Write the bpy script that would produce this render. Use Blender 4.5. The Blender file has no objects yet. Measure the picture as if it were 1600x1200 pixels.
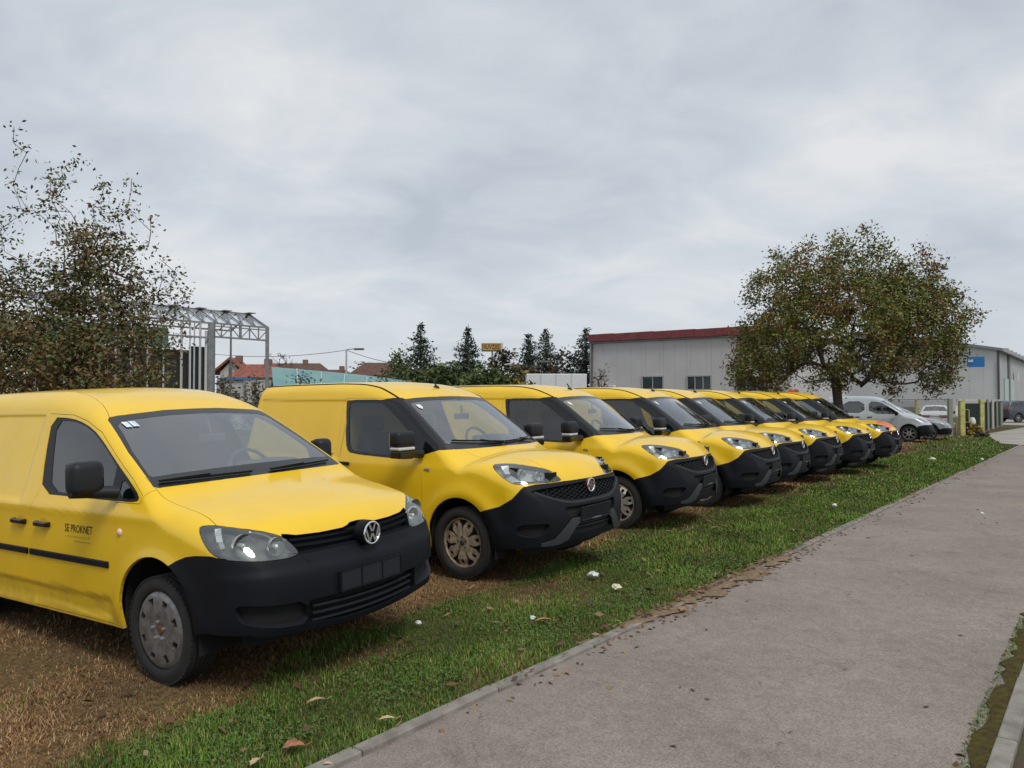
import bpy, bmesh, math, random
import numpy as np
from mathutils import Matrix, Vector
R = math.radians
scene = bpy.context.scene
col = scene.collection
rng = np.random.default_rng(11)
random.seed(11)

# ------------------------------------------------------------------ camera, sky, sun, exposure
EYE = 1.634                       # eye height of the photographer
cam_d = bpy.data.cameras.new('camera'); cam = bpy.data.objects.new('camera', cam_d); col.objects.link(cam)
cam.location = (0, 0, EYE); cam.rotation_euler = (R(90) + math.atan(26.5 / 1200), 0, 0)
cam_d.sensor_width = 36; cam_d.lens = 27.0; cam_d.clip_start = 0.05; cam_d.clip_end = 2500
scene.camera = cam
SUN_EL, SUN_AZ = 52, 150          # degrees; azimuth clockwise from the view direction
world = bpy.data.worlds.new('World'); scene.world = world; world.use_nodes = True
def build_sky():
    nt = world.node_tree; nt.nodes.clear(); N = nt.nodes.new; L = nt.links.new
    out = N('ShaderNodeOutputWorld'); bg = N('ShaderNodeBackground'); bg.inputs['Strength'].default_value = 0.1
    sky = N('ShaderNodeTexSky'); sky.sky_type = 'NISHITA'; sky.sun_disc = False
    sky.sun_elevation = R(SUN_EL); sky.sun_rotation = R(SUN_AZ)
    tc = N('ShaderNodeTexCoord'); sep = N('ShaderNodeSeparateXYZ'); L(tc.outputs['Generated'], sep.inputs[0])
    # a cloud deck seen in perspective: direction divided by its height above the horizon
    zc = N('ShaderNodeMath'); zc.operation = 'MAXIMUM'; L(sep.outputs['Z'], zc.inputs[0]); zc.inputs[1].default_value = 0.0
    za = N('ShaderNodeMath'); za.operation = 'ADD'; L(zc.outputs[0], za.inputs[0]); za.inputs[1].default_value = 0.30
    dx = N('ShaderNodeMath'); dx.operation = 'DIVIDE'; L(sep.outputs['X'], dx.inputs[0]); L(za.outputs[0], dx.inputs[1])
    dy = N('ShaderNodeMath'); dy.operation = 'DIVIDE'; L(sep.outputs['Y'], dy.inputs[0]); L(za.outputs[0], dy.inputs[1])
    cmb = N('ShaderNodeCombineXYZ'); L(dx.outputs[0], cmb.inputs[0]); L(dy.outputs[0], cmb.inputs[1])
    mp = N('ShaderNodeMapping'); L(cmb.outputs[0], mp.inputs[0]); mp.inputs['Location'].default_value = (3.1, 1.7, 0); mp.inputs['Rotation'].default_value = (0, 0, R(-28)); mp.inputs['Scale'].default_value = (0.85, 1.05, 1)
    def noise(scale, detail, rough, dist):
        n = N('ShaderNodeTexNoise'); n.inputs['Scale'].default_value = scale; n.inputs['Detail'].default_value = detail
        n.inputs['Roughness'].default_value = rough; n.inputs['Distortion'].default_value = dist; L(mp.outputs[0], n.inputs['Vector']); return n
    n1 = noise(1.05, 6, 0.5, 0.35); n2 = noise(4.0, 6, 0.55, 0.5)
    mx = N('ShaderNodeMix'); mx.data_type = 'FLOAT'; mx.inputs['Factor'].default_value = 0.36; L(n1.outputs['Fac'], mx.inputs[2]); L(n2.outputs['Fac'], mx.inputs[3])
    rp = N('ShaderNodeValToRGB'); L(mx.outputs[0], rp.inputs[0])
    e = rp.color_ramp.elements
    e[0].position = 0.38; e[0].color = (3.70, 4.10, 4.55, 1)
    e[1].position = 0.63; e[1].color = (5.95, 6.0, 6.06, 1)
    m = e.new(0.50); m.color = (4.60, 4.94, 5.30, 1)
    # paler, warmer air low down
    hz = N('ShaderNodeMapRange'); L(zc.outputs[0], hz.inputs[0]); hz.inputs[1].default_value = 0.0; hz.inputs[2].default_value = 0.22; hz.inputs[3].default_value = 0.55; hz.inputs[4].default_value = 0.0
    cl = N('ShaderNodeMix'); cl.data_type = 'RGBA'; L(hz.outputs[0], cl.inputs['Factor']); L(rp.outputs[0], cl.inputs[6]); cl.inputs[7].default_value = (5.15, 5.38, 5.66, 1)
    fin = N('ShaderNodeMix'); fin.data_type = 'RGBA'; fin.inputs['Factor'].default_value = 0.93; L(sky.outputs[0], fin.inputs[6]); L(cl.outputs[2], fin.inputs[7])
    L(fin.outputs[2], bg.inputs[0]); L(bg.outputs[0], out.inputs[0])
build_sky()
sun_d = bpy.data.lights.new('sun', 'SUN'); sun = bpy.data.objects.new('sun', sun_d); col.objects.link(sun)
sun_d.energy = 1.5; sun_d.angle = R(20); sun_d.color = (1.0, 0.95, 0.88)
_sd = Vector((math.sin(R(SUN_AZ)) * math.cos(R(SUN_EL)), math.cos(R(SUN_AZ)) * math.cos(R(SUN_EL)), math.sin(R(SUN_EL))))
sun.rotation_euler = _sd.to_track_quat('Z', 'Y').to_euler()
vs = scene.view_settings; scene.display_settings.display_device = 'sRGB'
vs.view_transform = 'Standard'; vs.look = 'None'; vs.gamma = 1; vs.exposure = 0.44; vs.use_curve_mapping = False
scene.render.engine = 'CYCLES'
scene.cycles.max_bounces = 8; scene.cycles.transparent_max_bounces = 12; scene.cycles.caustics_reflective = False; scene.cycles.caustics_refractive = False

# ------------------------------------------------------------------ frame of the place
AZ = R(38.2); SA, CA = math.sin(AZ), math.cos(AZ)      # the path runs 38.2 degrees right of the view
def at(along, off, z=0.0): return Vector((along * SA + off * CA, along * CA - off * SA, z))
def ao(X, Y): return X * SA + Y * CA, X * CA - Y * SA
def pt(px, py, Y):                                      # a point of the place from the survey of the photograph
    return Vector(((px - 800) / 1200 * Y, Y, EYE + (626.5 - py) / 1200 * Y))
def gpt(px, py, z=0.0):
    Y = 1200 * (EYE - z) / (py - 626.5); return Vector(((px - 800) / 1200 * Y, Y, z))
def sm(t, a, b):
    u = np.clip((np.asarray(t, float) - a) / (b - a), 0, 1); return u * u * (3 - 2 * u)
def ground_z(X, Y):
    a, o = ao(np.asarray(X, float), np.asarray(Y, float))
    w = sm(o, -3.0, -3.7)
    z = w * (-0.022 * (1 - sm(a, 4.2, 6.2)) + 0.035 * sm(a, 7.0, 8.6) * (1 - sm(a, 14, 24)))
    z = z - 0.028 * w * (1 - sm(a, 3.6, 5.0)) * sm(o, -4.9, -3.9)
    z = z + w * 0.012 * (np.sin(2.3 * X + 1.1 * Y) + np.sin(1.7 * Y - 2.9 * X + 1)) * 0.5
    return z

# ------------------------------------------------------------------ materials
MATS = {}
def nodes_of(m):
    m.use_nodes = True; nt = m.node_tree; return nt, nt.nodes, nt.links
def mat(name, color, rough=0.6, metal=0.0, var=0.0, vscale=6.0, bump=0.0, bscale=40.0, spec=0.5, coat=0.0, color2=None, two=None, attr=None):
    if name in MATS: return MATS[name]
    m = bpy.data.materials.new(name); nt, N, L = nodes_of(m); b = N['Principled BSDF']
    b.inputs['Roughness'].default_value = rough; b.inputs['Metallic'].default_value = metal
    b.inputs['Specular IOR Level'].default_value = spec
    if coat: b.inputs['Coat Weight'].default_value = coat; b.inputs['Coat Roughness'].default_value = 0.06
    tc = N.new('ShaderNodeTexCoord'); src = None
    if attr:
        a = N.new('ShaderNodeAttribute'); a.attribute_name = attr; src = a.outputs['Color']
    if var or color2:
        n = N.new('ShaderNodeTexNoise'); n.inputs['Scale'].default_value = vscale; n.inputs['Detail'].default_value = 6; L.new(tc.outputs['Object'], n.inputs['Vector'])
        c2 = color2 or tuple(c * (1 - var) for c in color); c1 = color if color2 else tuple(min(1, c * (1 + var)) for c in color)
        mx = N.new('ShaderNodeMix'); mx.data_type = 'RGBA'
        rmp = N.new('ShaderNodeMapRange'); L.new(n.outputs['Fac'], rmp.inputs[0]); rmp.inputs[1].default_value = 0.35; rmp.inputs[2].default_value = 0.65
        L.new(rmp.outputs[0], mx.inputs['Factor']); mx.inputs[6].default_value = (*c1, 1); mx.inputs[7].default_value = (*c2, 1)
        if src is not None:
            mu = N.new('ShaderNodeMix'); mu.data_type = 'RGBA'; mu.blend_type = 'MULTIPLY'; mu.inputs['Factor'].default_value = 1; L.new(src, mu.inputs[6]); L.new(mx.outputs[2], mu.inputs[7]); src = mu.outputs[2]
        else: src = mx.outputs[2]
    if src is not None: L.new(src, b.inputs['Base Color'])
    else: b.inputs['Base Color'].default_value = (*color, 1)
    if bump:
        n = N.new('ShaderNodeTexNoise'); n.inputs['Scale'].default_value = bscale; n.inputs['Detail'].default_value = 4; L.new(tc.outputs['Object'], n.inputs['Vector'])
        bp = N.new('ShaderNodeBump'); bp.inputs['Strength'].default_value = bump; bp.inputs['Distance'].default_value = 0.01; L.new(n.outputs['Fac'], bp.inputs['Height']); L.new(bp.outputs[0], b.inputs['Normal'])
    if two:      # another finish on the inner face of a thin shell
        g = N.new('ShaderNodeNewGeometry'); b2 = N.new('ShaderNodeBsdfPrincipled'); b2.inputs['Base Color'].default_value = (*two, 1); b2.inputs['Roughness'].default_value = .8
        ms = N.new('ShaderNodeMixShader'); L.new(g.outputs['Backfacing'], ms.inputs[0]); L.new(b.outputs[0], ms.inputs[1]); L.new(b2.outputs[0], ms.inputs[2]); L.new(ms.outputs[0], N['Material Output'].inputs['Surface'])
    MATS[name] = m; return m
def glass_mat(name, tint, ior=1.5, extra=0.04, rough=0.0):
    if name in MATS: return MATS[name]
    m = bpy.data.materials.new(name); nt, N, L = nodes_of(m); N.remove(N['Principled BSDF'])
    t = N.new('ShaderNodeBsdfTransparent'); t.inputs[0].default_value = (*tint, 1)
    g = N.new('ShaderNodeBsdfGlossy'); g.inputs['Roughness'].default_value = rough; g.inputs[0].default_value = (.95, .97, 1, 1)
    # thin pane: Schlick reflectance from the angle to the pane, the same from both of its sides
    ge = N.new('ShaderNodeNewGeometry'); dp = N.new('ShaderNodeVectorMath'); dp.operation = 'DOT_PRODUCT'; L.new(ge.outputs['Normal'], dp.inputs[0]); L.new(ge.outputs['Incoming'], dp.inputs[1])
    ab = N.new('ShaderNodeMath'); ab.operation = 'ABSOLUTE'; L.new(dp.outputs['Value'], ab.inputs[0])
    om = N.new('ShaderNodeMath'); om.operation = 'SUBTRACT'; om.inputs[0].default_value = 1; L.new(ab.outputs[0], om.inputs[1])
    pw = N.new('ShaderNodeMath'); pw.operation = 'POWER'; L.new(om.outputs[0], pw.inputs[0]); pw.inputs[1].default_value = 4
    f0 = 2 * ((ior - 1) / (ior + 1)) ** 2 + extra
    a = N.new('ShaderNodeMath'); a.operation = 'MULTIPLY_ADD'; a.use_clamp = True; L.new(pw.outputs[0], a.inputs[0]); a.inputs[1].default_value = 1 - f0; a.inputs[2].default_value = f0
    ms = N.new('ShaderNodeMixShader'); L.new(a.outputs[0], ms.inputs[0]); L.new(t.outputs[0], ms.inputs[1]); L.new(g.outputs[0], ms.inputs[2]); L.new(ms.outputs[0], N['Material Output'].inputs['Surface'])
    MATS[name] = m; return m
def emit_free(name, c, **k): return mat(name, c, **k)

# ------------------------------------------------------------------ tags and mesh helpers
def tag(o, label=None, cat=None, group=None, kind=None):
    if label: o['label'] = label
    if cat: o['category'] = cat
    if group: o['group'] = group
    if kind: o['kind'] = kind
    return o
def empty(name, loc=(0, 0, 0), rz=0.0, label=None, cat=None, group=None):
    o = bpy.data.objects.new(name, None); col.objects.link(o); o.location = loc; o.rotation_euler = (0, 0, rz); o.empty_display_size = .1
    return tag(o, label, cat, group)
def kids(o): return [c for c in KID.get(o.name, [])]
KID = {}
def link(o, parent=None):
    col.objects.link(o)
    if parent is not None: o.parent = parent; KID.setdefault(parent.name, []).append(o)
    return o
def copy_tree(o, parent=None):
    c = o.copy(); link(c, parent)
    for ch in list(KID.get(o.name, [])): copy_tree(ch, c)
    return c
def mesh_obj(name, V, F, m, parent=None, smooth=False, normals=None, colors=None):
    me = bpy.data.meshes.new(name)
    V = np.asarray(V, np.float32)
    if isinstance(F, np.ndarray):
        n, k = F.shape
        me.vertices.add(len(V)); me.vertices.foreach_set('co', V.ravel()); me.loops.add(n * k); me.loops.foreach_set('vertex_index', F.ravel().astype(np.int32))
        me.polygons.add(n); me.polygons.foreach_set('loop_start', np.arange(0, n * k, k, dtype=np.int32)); me.polygons.foreach_set('loop_total', np.full(n, k, np.int32))
        me.update(calc_edges=True)
    else:
        me.from_pydata(V.tolist(), [], F); me.update()
    if smooth or normals is not None: me.polygons.foreach_set('use_smooth', np.ones(len(me.polygons), bool))
    if normals is not None: me.normals_split_custom_set(np.asarray(normals, float).tolist())
    if colors is not None:
        ca = me.color_attributes.new('tint', 'FLOAT_COLOR', 'POINT'); c4 = np.ones((len(V), 4), np.float32); c4[:, :3] = colors; ca.data.foreach_set('color', c4.ravel())
    if m is not None:
        for mm in (m if isinstance(m, (list, tuple)) else [m]): me.materials.append(mm)
    return link(bpy.data.objects.new(name, me), parent)
class MB:
    def __init__(s): s.V = []; s.F = []
    def add(s, V, F):
        b = len(s.V); s.V += [tuple(v) for v in V]; s.F += [tuple(i + b for i in f) for f in F]; return s
    def box(s, c, d, M=None, taper=None):
        x, y, z = d[0] / 2, d[1] / 2, d[2] / 2; P = []
        for sz in (-1, 1):
            k = taper if (taper and sz > 0) else 1
            for sx, sy in ((-1, -1), (1, -1), (1, 1), (-1, 1)): P.append(Vector((sx * x * k, sy * y * k, sz * z)))
        if M is not None: P = [M @ p for p in P]
        P = [p + Vector(c) for p in P]
        return s.add(P, [(3, 2, 1, 0), (4, 5, 6, 7), (0, 1, 5, 4), (1, 2, 6, 5), (2, 3, 7, 6), (3, 0, 4, 7)])
    def bar(s, a, b, w, h=None, up=(0, 0, 1)):
        a, b = Vector(a), Vector(b); d = (b - a); L = d.length
        if L < 1e-6: return s
        d.normalize(); u = Vector(up); r = d.cross(u)
        if r.length < 1e-3: r = d.cross(Vector((1, 0, 0)))
        r.normalize(); u = r.cross(d); h = h or w; P = []
        for q in (a, b):
            for i, j in ((-1, -1), (1, -1), (1, 1), (-1, 1)): P.append(q + r * (i * w / 2) + u * (j * h / 2))
        return s.add(P, [(3, 2, 1, 0), (4, 5, 6, 7), (0, 1, 5, 4), (1, 2, 6, 5), (2, 3, 7, 6), (3, 0, 4, 7)])
    def tube(s, pts, rad, n=8, closed=False, caps=True):
        pts = [Vector(p) for p in pts]; m = len(pts); rad = rad if isinstance(rad, (list, tuple, np.ndarray)) else [rad] * m
        V = []; prev = None
        for i, p in enumerate(pts):
            a = pts[(i - 1) % m] if (i or closed) else p; b = pts[(i + 1) % m] if (i < m - 1 or closed) else p
            t = (b - a).normalized()
            if prev is None: r = t.cross(Vector((0, 0, 1))); r = r if r.length > 1e-3 else t.cross(Vector((1, 0, 0)))
            else: r = prev - t * prev.dot(t)
            r.normalize(); prev = r; u = t.cross(r)
            V += [p + (r * math.cos(2 * math.pi * k / n) + u * math.sin(2 * math.pi * k / n)) * rad[i] for k in range(n)]
        F = []
        for i in range(m if closed else m - 1):
            j = (i + 1) % m
            F += [(i * n + k, i * n + (k + 1) % n, j * n + (k + 1) % n, j * n + k) for k in range(n)]
        if caps and not closed: F += [tuple(range(n))[::-1], tuple((m - 1) * n + k for k in range(n))]
        return s.add(V, F)
    def lathe(s, prof, n=32, axis='y', c=(0, 0, 0)):   # prof: (radius, height along axis)
        V = []
        for r, h in prof:
            for k in range(n):
                a = 2 * math.pi * k / n; p = {'y': (r * math.cos(a), h, r * math.sin(a)), 'z': (r * math.cos(a), r * math.sin(a), h), 'x': (h, r * math.cos(a), r * math.sin(a))}[axis]
                V.append((p[0] + c[0], p[1] + c[1], p[2] + c[2]))
        F = [(i * n + k, i * n + (k + 1) % n, (i + 1) * n + (k + 1) % n, (i + 1) * n + k) for i in range(len(prof) - 1) for k in range(n)]
        return s.add(V, F)
    def prism(s, poly, z0, z1, M=None):
        n = len(poly); V = [Vector((p[0], p[1], z0)) for p in poly] + [Vector((p[0], p[1], z1)) for p in poly]
        if M is not None: V = [M @ v for v in V]
        return s.add(V, [tuple(range(n))[::-1], tuple(range(n, 2 * n))] + [(i, (i + 1) % n, n + (i + 1) % n, n + i) for i in range(n)])
    def build(s, name, m, parent=None, smooth=False, bevel=0.0, seg=2):
        o = mesh_obj(name, s.V, s.F, m, parent)
        if bevel:
            bm = bmesh.new(); bm.from_mesh(o.data)
            bmesh.ops.bevel(bm, geom=[e for e in bm.edges if len(e.link_faces) == 2 and e.calc_face_angle(0) > .5], offset=bevel, segments=seg, affect='EDGES', profile=.5, clamp_overlap=True)
            bm.to_mesh(o.data); bm.free()
        if smooth: shade(o)
        return o
def shade(o, ang=40):
    me = o.data; me.polygons.foreach_set('use_smooth', np.ones(len(me.polygons), bool))
    me.set_sharp_from_angle(angle=R(ang)); return o
def text_mesh(s, size, extrude=0.0, bold=True):
    cu = bpy.data.curves.new('lettering', 'FONT'); cu.body = s; cu.size = size; cu.align_x = 'CENTER'; cu.align_y = 'CENTER'; cu.offset = 0.012 * size if bold else 0; cu.resolution_u = 3
    o = bpy.data.objects.new('lettering', cu); dg = bpy.context.evaluated_depsgraph_get(); me = bpy.data.meshes.new_from_object(o, depsgraph=dg)
    V = np.array([v.co[:] for v in me.vertices]).reshape(-1, 3); F = [tuple(p.vertices) for p in me.polygons]
    bpy.data.objects.remove(o); bpy.data.curves.remove(cu); bpy.data.meshes.remove(me); return V, F
import numpy as np
def pchip(xs, ys):
    xs=np.asarray(xs,float); ys=np.asarray(ys,float); h=np.diff(xs); d=np.diff(ys)/h
    m=np.zeros_like(ys); m[0]=d[0]; m[-1]=d[-1]
    for i in range(1,len(xs)-1):
        if d[i-1]*d[i]>0:
            w1=2*h[i]+h[i-1]; w2=h[i]+2*h[i-1]; m[i]=(w1+w2)/(w1/d[i-1]+w2/d[i])
    def f(x):
        x=np.asarray(x,float); xc=np.clip(x,xs[0],xs[-1]); i=np.clip(np.searchsorted(xs,xc)-1,0,len(xs)-2)
        t=(xc-xs[i])/h[i]; t2=t*t; t3=t2*t
        r=(2*t3-3*t2+1)*ys[i]+(t3-2*t2+t)*h[i]*m[i]+(-2*t3+3*t2)*ys[i+1]+(t3-t2)*h[i]*m[i+1]
        return r+np.where(x<xs[0],(x-xs[0])*m[0],0)+np.where(x>xs[-1],(x-xs[-1])*m[-1],0)
    return f
def rmax(a,b,r):
    p=np.maximum(a+r,0); q=np.maximum(b+r,0)
    return np.minimum(np.maximum(a+r,b+r),0)+np.sqrt(p*p+q*q+1e-12)-r
class Shell:
    """closed outer skin of a van: side, top, front and rear height fields joined by fillets"""
    def __init__(s, P):
        s.P=P
        s.T=pchip(*zip(*P['top'])); s.C=pchip(*zip(*P['crown'])); s.W=pchip(*zip(*P['plan']))
        s.U=pchip(*zip(*P['tumble'])); s.X=pchip(*zip(*P['nose'])); s.K=pchip(*zip(*P['nosecurve']))
        s.R1=pchip(*zip(*P['r_top'])); s.R2=pchip(*zip(*P['r_nose'])); s.RR=pchip(*zip(*P['rear']))
    def f(s, x,y,z):
        y=np.abs(y); P=s.P
        side=(y-(s.W(x)-s.U(z)+P['bumps'](x,z)))*0.97
        T=s.T(x); e=0.02; sl=(s.T(x+e)-s.T(x-e))/(2*e)
        top=(z-(T-s.C(x)*y*y+P['tbumps'](x,y)))/np.sqrt(1+sl*sl)
        fr=(x-(s.X(z)-s.K(z)*y*y+P['fbumps'](y,z)))*P.get('fscale',0.93)
        rear=(s.RR(z)+0.06*y*y)-x
        a=rmax(side,top,s.R1(x))
        b=rmax(a,fr,s.R2(z))
        return rmax(b,rear,0.08)
    def grad(s,p,e=0.004):
        x,y,z=p[:,0],p[:,1],p[:,2]
        g=np.stack([s.f(x+e,y,z)-s.f(x-e,y,z),s.f(x,y+e,z)-s.f(x,y-e,z),s.f(x,y,z+e)-s.f(x,y,z-e)],1)
        return g/(np.linalg.norm(g,axis=1,keepdims=True)+1e-12)
    def hit(s,O,D,t0,t1,n=48):
        # first sign change inside->outside going from t0 to t1, then bisection
        lo=np.full(len(O),t0,float) if np.isscalar(t0) else t0.copy(); hi=np.full(len(O),t1,float) if np.isscalar(t1) else t1.copy()
        for k in range(n):
            m=(lo+hi)/2; p=O+D*m[:,None]; v=s.f(p[:,0],p[:,1],p[:,2]); ins=v<0
            lo=np.where(ins,m,lo); hi=np.where(ins,hi,m)
        return O+D*((lo+hi)/2)[:,None]
    def side_y(s,x,z):
        x=np.atleast_1d(np.asarray(x,float)); z=np.atleast_1d(np.asarray(z,float))
        O=np.stack([x,0*x,z],1); return s.hit(O,np.tile([0,1.,0],(len(x),1)),0.,1.2)[:,1]
    def front_x(s,y,z):
        y=np.atleast_1d(np.asarray(y,float)); z=np.atleast_1d(np.asarray(z,float))
        O=np.stack([-0.2+0*y,y,z],1); return s.hit(O,np.tile([1.,0,0],(len(y),1)),0.,1.4)[:,0]
def gauss(t,c,w): return np.exp(-((t-c)/w)**2)
def sstep(t,a,b):
    u=np.clip((t-a)/(b-a),0,1); return u*u*(3-2*u)
WB1=2.682
def caddy_bumps(x,z):
    r0=np.hypot(x,z-.33); r1=np.hypot(x+WB1,z-.33)
    b=0.018*(gauss(r0,.40,.07)+gauss(r1,.40,.07))*sstep(z,.2,.45)
    b=b-0.016*sstep(z,.47,.42)*sstep(z,.30,.36)*sstep(x,-.42,-.50)*sstep(x,-2.3,-2.2)
    b=b+0.010*gauss(z,.98,.04)*sstep(x,.2,-.1)
    # recess of the cargo side panel
    b=b-0.012*sstep(x,-1.62,-1.66)*sstep(x,-3.35,-3.3)*sstep(z,.98,1.02)*sstep(z,1.62,1.58)
    return b
CADDY=dict(
 top=[(-3.6,1.74),(-3.2,1.785),(-2.4,1.80),(-1.7,1.795),(-1.35,1.76),(-1.1,1.70),(-.945,1.635),(-.8,1.562),(-.4,1.338),(-.17,1.206),(-.06,1.14),(.05,1.105),(.3,1.06),(.55,1.00),(.72,.945),(.82,.895),(.95,.80)],
 crown=[(-3.6,.07),(-1.6,.08),(-1.0,.12),(-.7,.11),(-.15,.10),(.1,.10),(.6,.10),(1,.1)],
 plan=[(-3.6,.86),(-3.2,.89),(-1.5,.897),(-.5,.897),(0,.89),(.4,.875),(.7,.855),(1,.83)],
 tumble=[(.1,.06),(.2,.035),(.3,.018),(.45,.005),(.7,0),(.9,.005),(1.0,.018),(1.1,.05),(1.3,.11),(1.6,.205),(1.85,.30)],
 nose=[(.1,.72),(.22,.80),(.3,.845),(.42,.878),(.6,.888),(.665,.886),(.72,.866),(.8,.852),(.88,.822),(.95,.77),(1.0,.71),(1.1,.52),(1.3,.1),(2.,-1)],
 nosecurve=[(.1,.19),(.6,.19),(.9,.25),(1.2,.3),(2,.3)],
 r_top=[(-3.6,.12),(-1.3,.11),(-.9,.06),(-.1,.05),(.1,.10),(.5,.14),(1,.15)],
 r_nose=[(.1,.16),(.6,.20),(.8,.17),(.95,.12),(1.3,.05)],
 rear=[(.1,-3.45),(.4,-3.52),(1,-3.5),(1.8,-3.36)],
 bumps=caddy_bumps, tbumps=lambda x,y:0.0, fbumps=lambda y,z:0.0)
WB2=2.755
def doblo_bumps(x,z):
    r0=np.hypot(x,z-.34); r1=np.hypot(x+WB2,z-.34)
    b=0.030*(gauss(r0,.43,.09)+.7*gauss(r1,.43,.09))*sstep(z,.2,.5)
    b=b-0.012*sstep(x,-1.68,-1.72)*sstep(x,-3.3,-3.25)*sstep(z,1.0,1.04)*sstep(z,1.66,1.62)
    return b
DOBLO=dict(
 top=[(-3.6,1.79),(-3.2,1.83),(-2.4,1.845),(-1.7,1.842),(-1.4,1.82),(-1.15,1.775),(-1.0,1.72),(-.85,1.64),(-.5,1.415),(-.1,1.165),(0,1.13),(.2,1.135),(.45,1.12),(.65,1.065),(.78,.985),(.87,.895),(.97,.78)],
 crown=[(-3.6,.05),(-1.6,.07),(-1.0,.15),(-.7,.18),(-.1,.20),(.1,.13),(.6,.18),(1,.18)],
 plan=[(-3.6,.88),(-3.2,.90),(-1.5,.905),(-.6,.90),(-.35,.88),(0,.875),(.4,.87),(.7,.85),(1,.83)],
 tumble=[(.1,.06),(.2,.03),(.3,.015),(.5,.0),(.8,0),(.98,.012),(1.06,.035),(1.2,.075),(1.4,.125),(1.65,.19),(1.85,.26)],
 nose=[(.1,.74),(.25,.84),(.35,.885),(.5,.91),(.65,.915),(.78,.912),(.88,.89),(.98,.83),(1.05,.75),(1.15,.5),(1.3,.1),(2.,-1)],
 nosecurve=[(.1,.22),(.6,.22),(.9,.30),(1.2,.3),(2,.3)],
 r_top=[(-3.6,.10),(-1.3,.10),(-.9,.07),(-.1,.05),(.1,.07),(.5,.12),(1,.14)],
 r_nose=[(.1,.18),(.6,.22),(.8,.20),(.95,.15),(1.3,.05)],
 rear=[(.1,-3.42),(.4,-3.5),(1,-3.48),(1.85,-3.40)],
 bumps=doblo_bumps, tbumps=lambda x,y:0.0, fbumps=lambda y,z:0.0)

# ------------------------------------------------------------------ cutting a shell into panels
PROJ = {'side': (np.array([1., 0, 0]), np.array([0, 0, 1.]), np.array([0, 1., 0])),
        'front': (np.array([0, 1., 0]), np.array([0, 0, 1.]), np.array([1., 0, 0])),
        'top': (np.array([1., 0, 0]), np.array([0, 1., 0]), np.array([0, 0, 1.])),
        'obl': (np.array([.75, -.6614, 0]), np.array([0, 0, 1.]), np.array([.6614, .75, 0]))}
def round_poly(p, n=2, k=.25):
    p = [np.array(q, float) for q in p]
    for _ in range(n):
        o = []
        for i in range(len(p)):
            a, b = p[i], p[(i + 1) % len(p)]; o += [a + (b - a) * k, a + (b - a) * (1 - k)]
        p = o
    return p
def inset_poly(p, d):
    p = np.array(p, float); n = len(p); area = 0.5 * sum(p[i][0] * p[(i + 1) % n][1] - p[(i + 1) % n][0] * p[i][1] for i in range(n)); s = 1 if area > 0 else -1
    out = []
    for i in range(n):
        a, b, c = p[i - 1], p[i], p[(i + 1) % n]; e1 = (b - a) / (np.linalg.norm(b - a) + 1e-9); e2 = (c - b) / (np.linalg.norm(c - b) + 1e-9)
        n1 = np.array([-e1[1], e1[0]]) * s; n2 = np.array([-e2[1], e2[0]]) * s; m = n1 + n2; m = m / max(np.dot(m, m) / 2, .35)
        out.append(b + m * d)
    return out
def in_poly(p, u, v):
    r = np.zeros(len(u), bool); n = len(p)
    for i in range(n):
        x1, y1 = p[i]; x2, y2 = p[(i + 1) % n]
        if y1 == y2: continue
        c = ((y1 > v) != (y2 > v)) & (u < (x2 - x1) * (v - y1) / (y2 - y1) + x1); r ^= c
    return r
class Reg:
    def __init__(s, name, proj, poly, filt=None, rnd=0, cut=True):
        s.name, s.proj, s.filt, s.cut = name, proj, filt, cut
        U, V, W = PROJ[proj]
        if len(poly[0]) == 3: poly = [(float(np.dot(U, q)), float(np.dot(V, q))) for q in poly]
        s.poly = round_poly(poly, rnd) if rnd else [np.array(q, float) for q in poly]
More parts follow.
